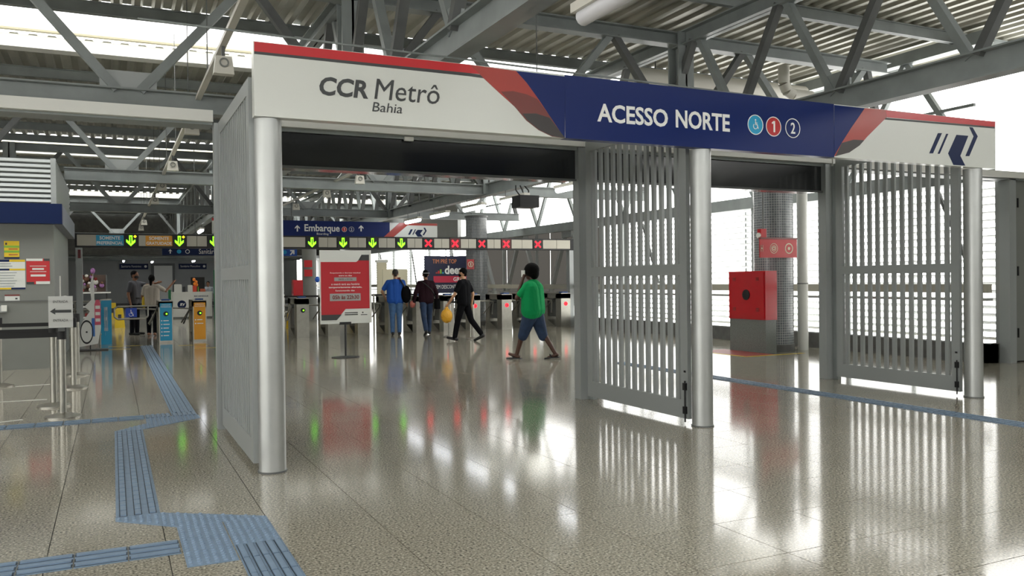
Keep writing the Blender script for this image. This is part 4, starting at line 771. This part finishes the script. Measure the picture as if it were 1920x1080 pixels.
# man in plum shirt walking away
g, s, dz, A, hc = person('man in dark plum shirt and cap walking to the turnstile with a side bag', (7.48, 20.95), (.1, 1), 1.7, skin_m, hair_m, plum, denim_d, black, ((-.28, .25, .03), (.2, .05, .03)), (((-.3, -.03, 1.14), (-.33, .05, .9)), ((.28, -.04, 1.13), (.3, .02, .9))), sleeve=1.0, lean=.06)
bm = MB(); bm.box(.26*s, .36*s, -.12*s, .16*s, .7*s, .98*s); bm.build('side_bag', blackc, g, local=True); m = MB(); m.tube([(.3*s, 0, .98*s), (.1*s, -.15*s, 1.25*s), (-.12*s, -.12*s, 1.44*s), (-.16*s, .02, 1.47*s)], .012, 6); m.build('bag_strap', black, g, True, True)
bm = MB(); bm.ell((-.36*s, .1*s, .84*s), .08*s, .08*s, .1*s); bm.build('pink_parcel', mat('parcel_pink', '#b86a5c', .6), g, True, True); m = MB(); m.ring(0, 0, .1, .112, 0, .02, 24); 
MB().lathe((0, .01*s, 1.665*s+dz.z*s), [(.088*s, 0), (.1*s, .005), (.1*s, .02), (.088*s, .025)], 24).build('cap_band', mat('cap_band', '#8a8a8a', .6), g, True, True)
# man in black with yellow bag, walking left and away
g, s, dz, A, hc = person('man in black clothes walking with a yellow plastic bag', (7.45, 18.25), (-.62, .78), 1.72, skin_l, hair_m, blackc, blackc, black, ((.28, .08, .02), (-.32, .35, .02)), (((-.26, .1, 1.14), (-.28, .26, .92)), ((.27, -.1, 1.14), (.29, -.05, .9))), mask=blackc, vox=.01)
hw = A[-1][1]*s+Vector((-.01, .03, -.05)); bm = MB(); bm.ell((hw.x, hw.y+.02, hw.z-.24), .11, .15, .17, 18, 12); bm.cyl((hw.x, hw.y+.02, hw.z-.1), (hw.x, hw.y, hw.z-.02), .06, .02, 12); finish(bm, 'plastic_bag', mat('bag_yellow', '#d9a02a', .4, bump=.6, nscale=20), g, .012)
# woman in green, profile, phone at ear
g, s, dz, A, hc = person('woman in green shirt and denim shorts walking left with phone at her ear', (6.82, 13.42), (-.66, .75), 1.70, skin_d, hair_m, green_t, denim_d, black, ((.42, .12, .0), (-.36, .2, .0)), (((-.3, .2, 1.17), (-.12, .13, 1.53)), ((.3, .06, 1.12), (.27, .2, .92))), shorts=True, wide=1.4, hairstyle='afro', sandals=True, vox=.01, lean=.03)
pw = A[-1][1]*s; MB().box(pw.x+.01, pw.x+.022, pw.y-.03, pw.y+.04, pw.z+.03, pw.z+.15).build('phone', white, g, local=True)
# guard, facing right, arm out
g, s, dz, A, hc = person('security guard in grey uniform and black mask gesturing with one arm', (.55, 25.8), (.85, -.5), 1.78, skin_m, hair_m, uni, dkp, black, ((.02, .02, .02), (-.02, .02, .02)), (((-.2, .28, 1.36), (-.18, .55, 1.42)), ((.28, -.02, 1.12), (.29, .05, .86))), mask=black, wide=1.1, vox=.014)
MB().lathe((0, 0, (1.0+dz.z)*s), [(.19*s, -.02), (.2*s, -.02), (.2*s, .025), (.19*s, .025)], 24).build('belt', black, g, True, True)
g, s, dz, A, hc = person('woman in cream blouse with yellow bag, seen from behind, reaching right', (.98, 25.2), (.3, 1), 1.66, skin_m, hair_m, blouse, dkp, skin_m, ((.05, .04, .02), (-.08, .06, .02)), (((-.27, .0, 1.12), (-.26, .12, .92)), ((.36, .14, 1.28), (.5, .3, 1.5))), hairstyle='pony', vox=.014)
bm = MB(); bm.ell((-.22*s, .02, .98*s), .06*s, .13*s, .19*s); bm.build('yellow_bag', yellow, g, True, True); m = MB(); m.tube([(-.22*s, .02, 1.15*s), (-.15*s, -.05, 1.35*s), (-.12*s, 0, 1.5*s)], .014, 6); m.build('bag_strap', yellow, g, True, True)
person('distant woman in white shirt leaning beside the plain grey pillar', (6.85, 30.3), (.9, .1), 1.62, skin_m, hair_m, mat('white_cloth', '#cfcfcf', .8), dkp, black, ((.05, .05, .02), (-.05, .05, .02)), (((-.25, .1, 1.15), (-.22, .28, 1.05)), ((.25, .1, 1.15), (.22, .28, 1.05))), lean=.25, hairstyle='pony', vox=.016)
person('clerk in pale shirt behind the RV counter', (3.7, 38.0), (-.3, -1), 1.5, skin_m, hair_m, mat('clerk_shirt', '#aab0bc', .8), dkp, black, ((0, .02, .02), (0, .02, .02)), (UPL, UPR), vox=.016)
# bake remeshed people to plain meshes
dg = bpy.context.evaluated_depsgraph_get(); dg.update()
for o in PEND:
    me = bpy.data.meshes.new_from_object(o.evaluated_get(dg)); old = o.data; mt = old.materials[0]; o.modifiers.clear(); o.data = me
    me.materials.clear(); me.materials.append(mt)
    for p in me.polygons: p.use_smooth = True
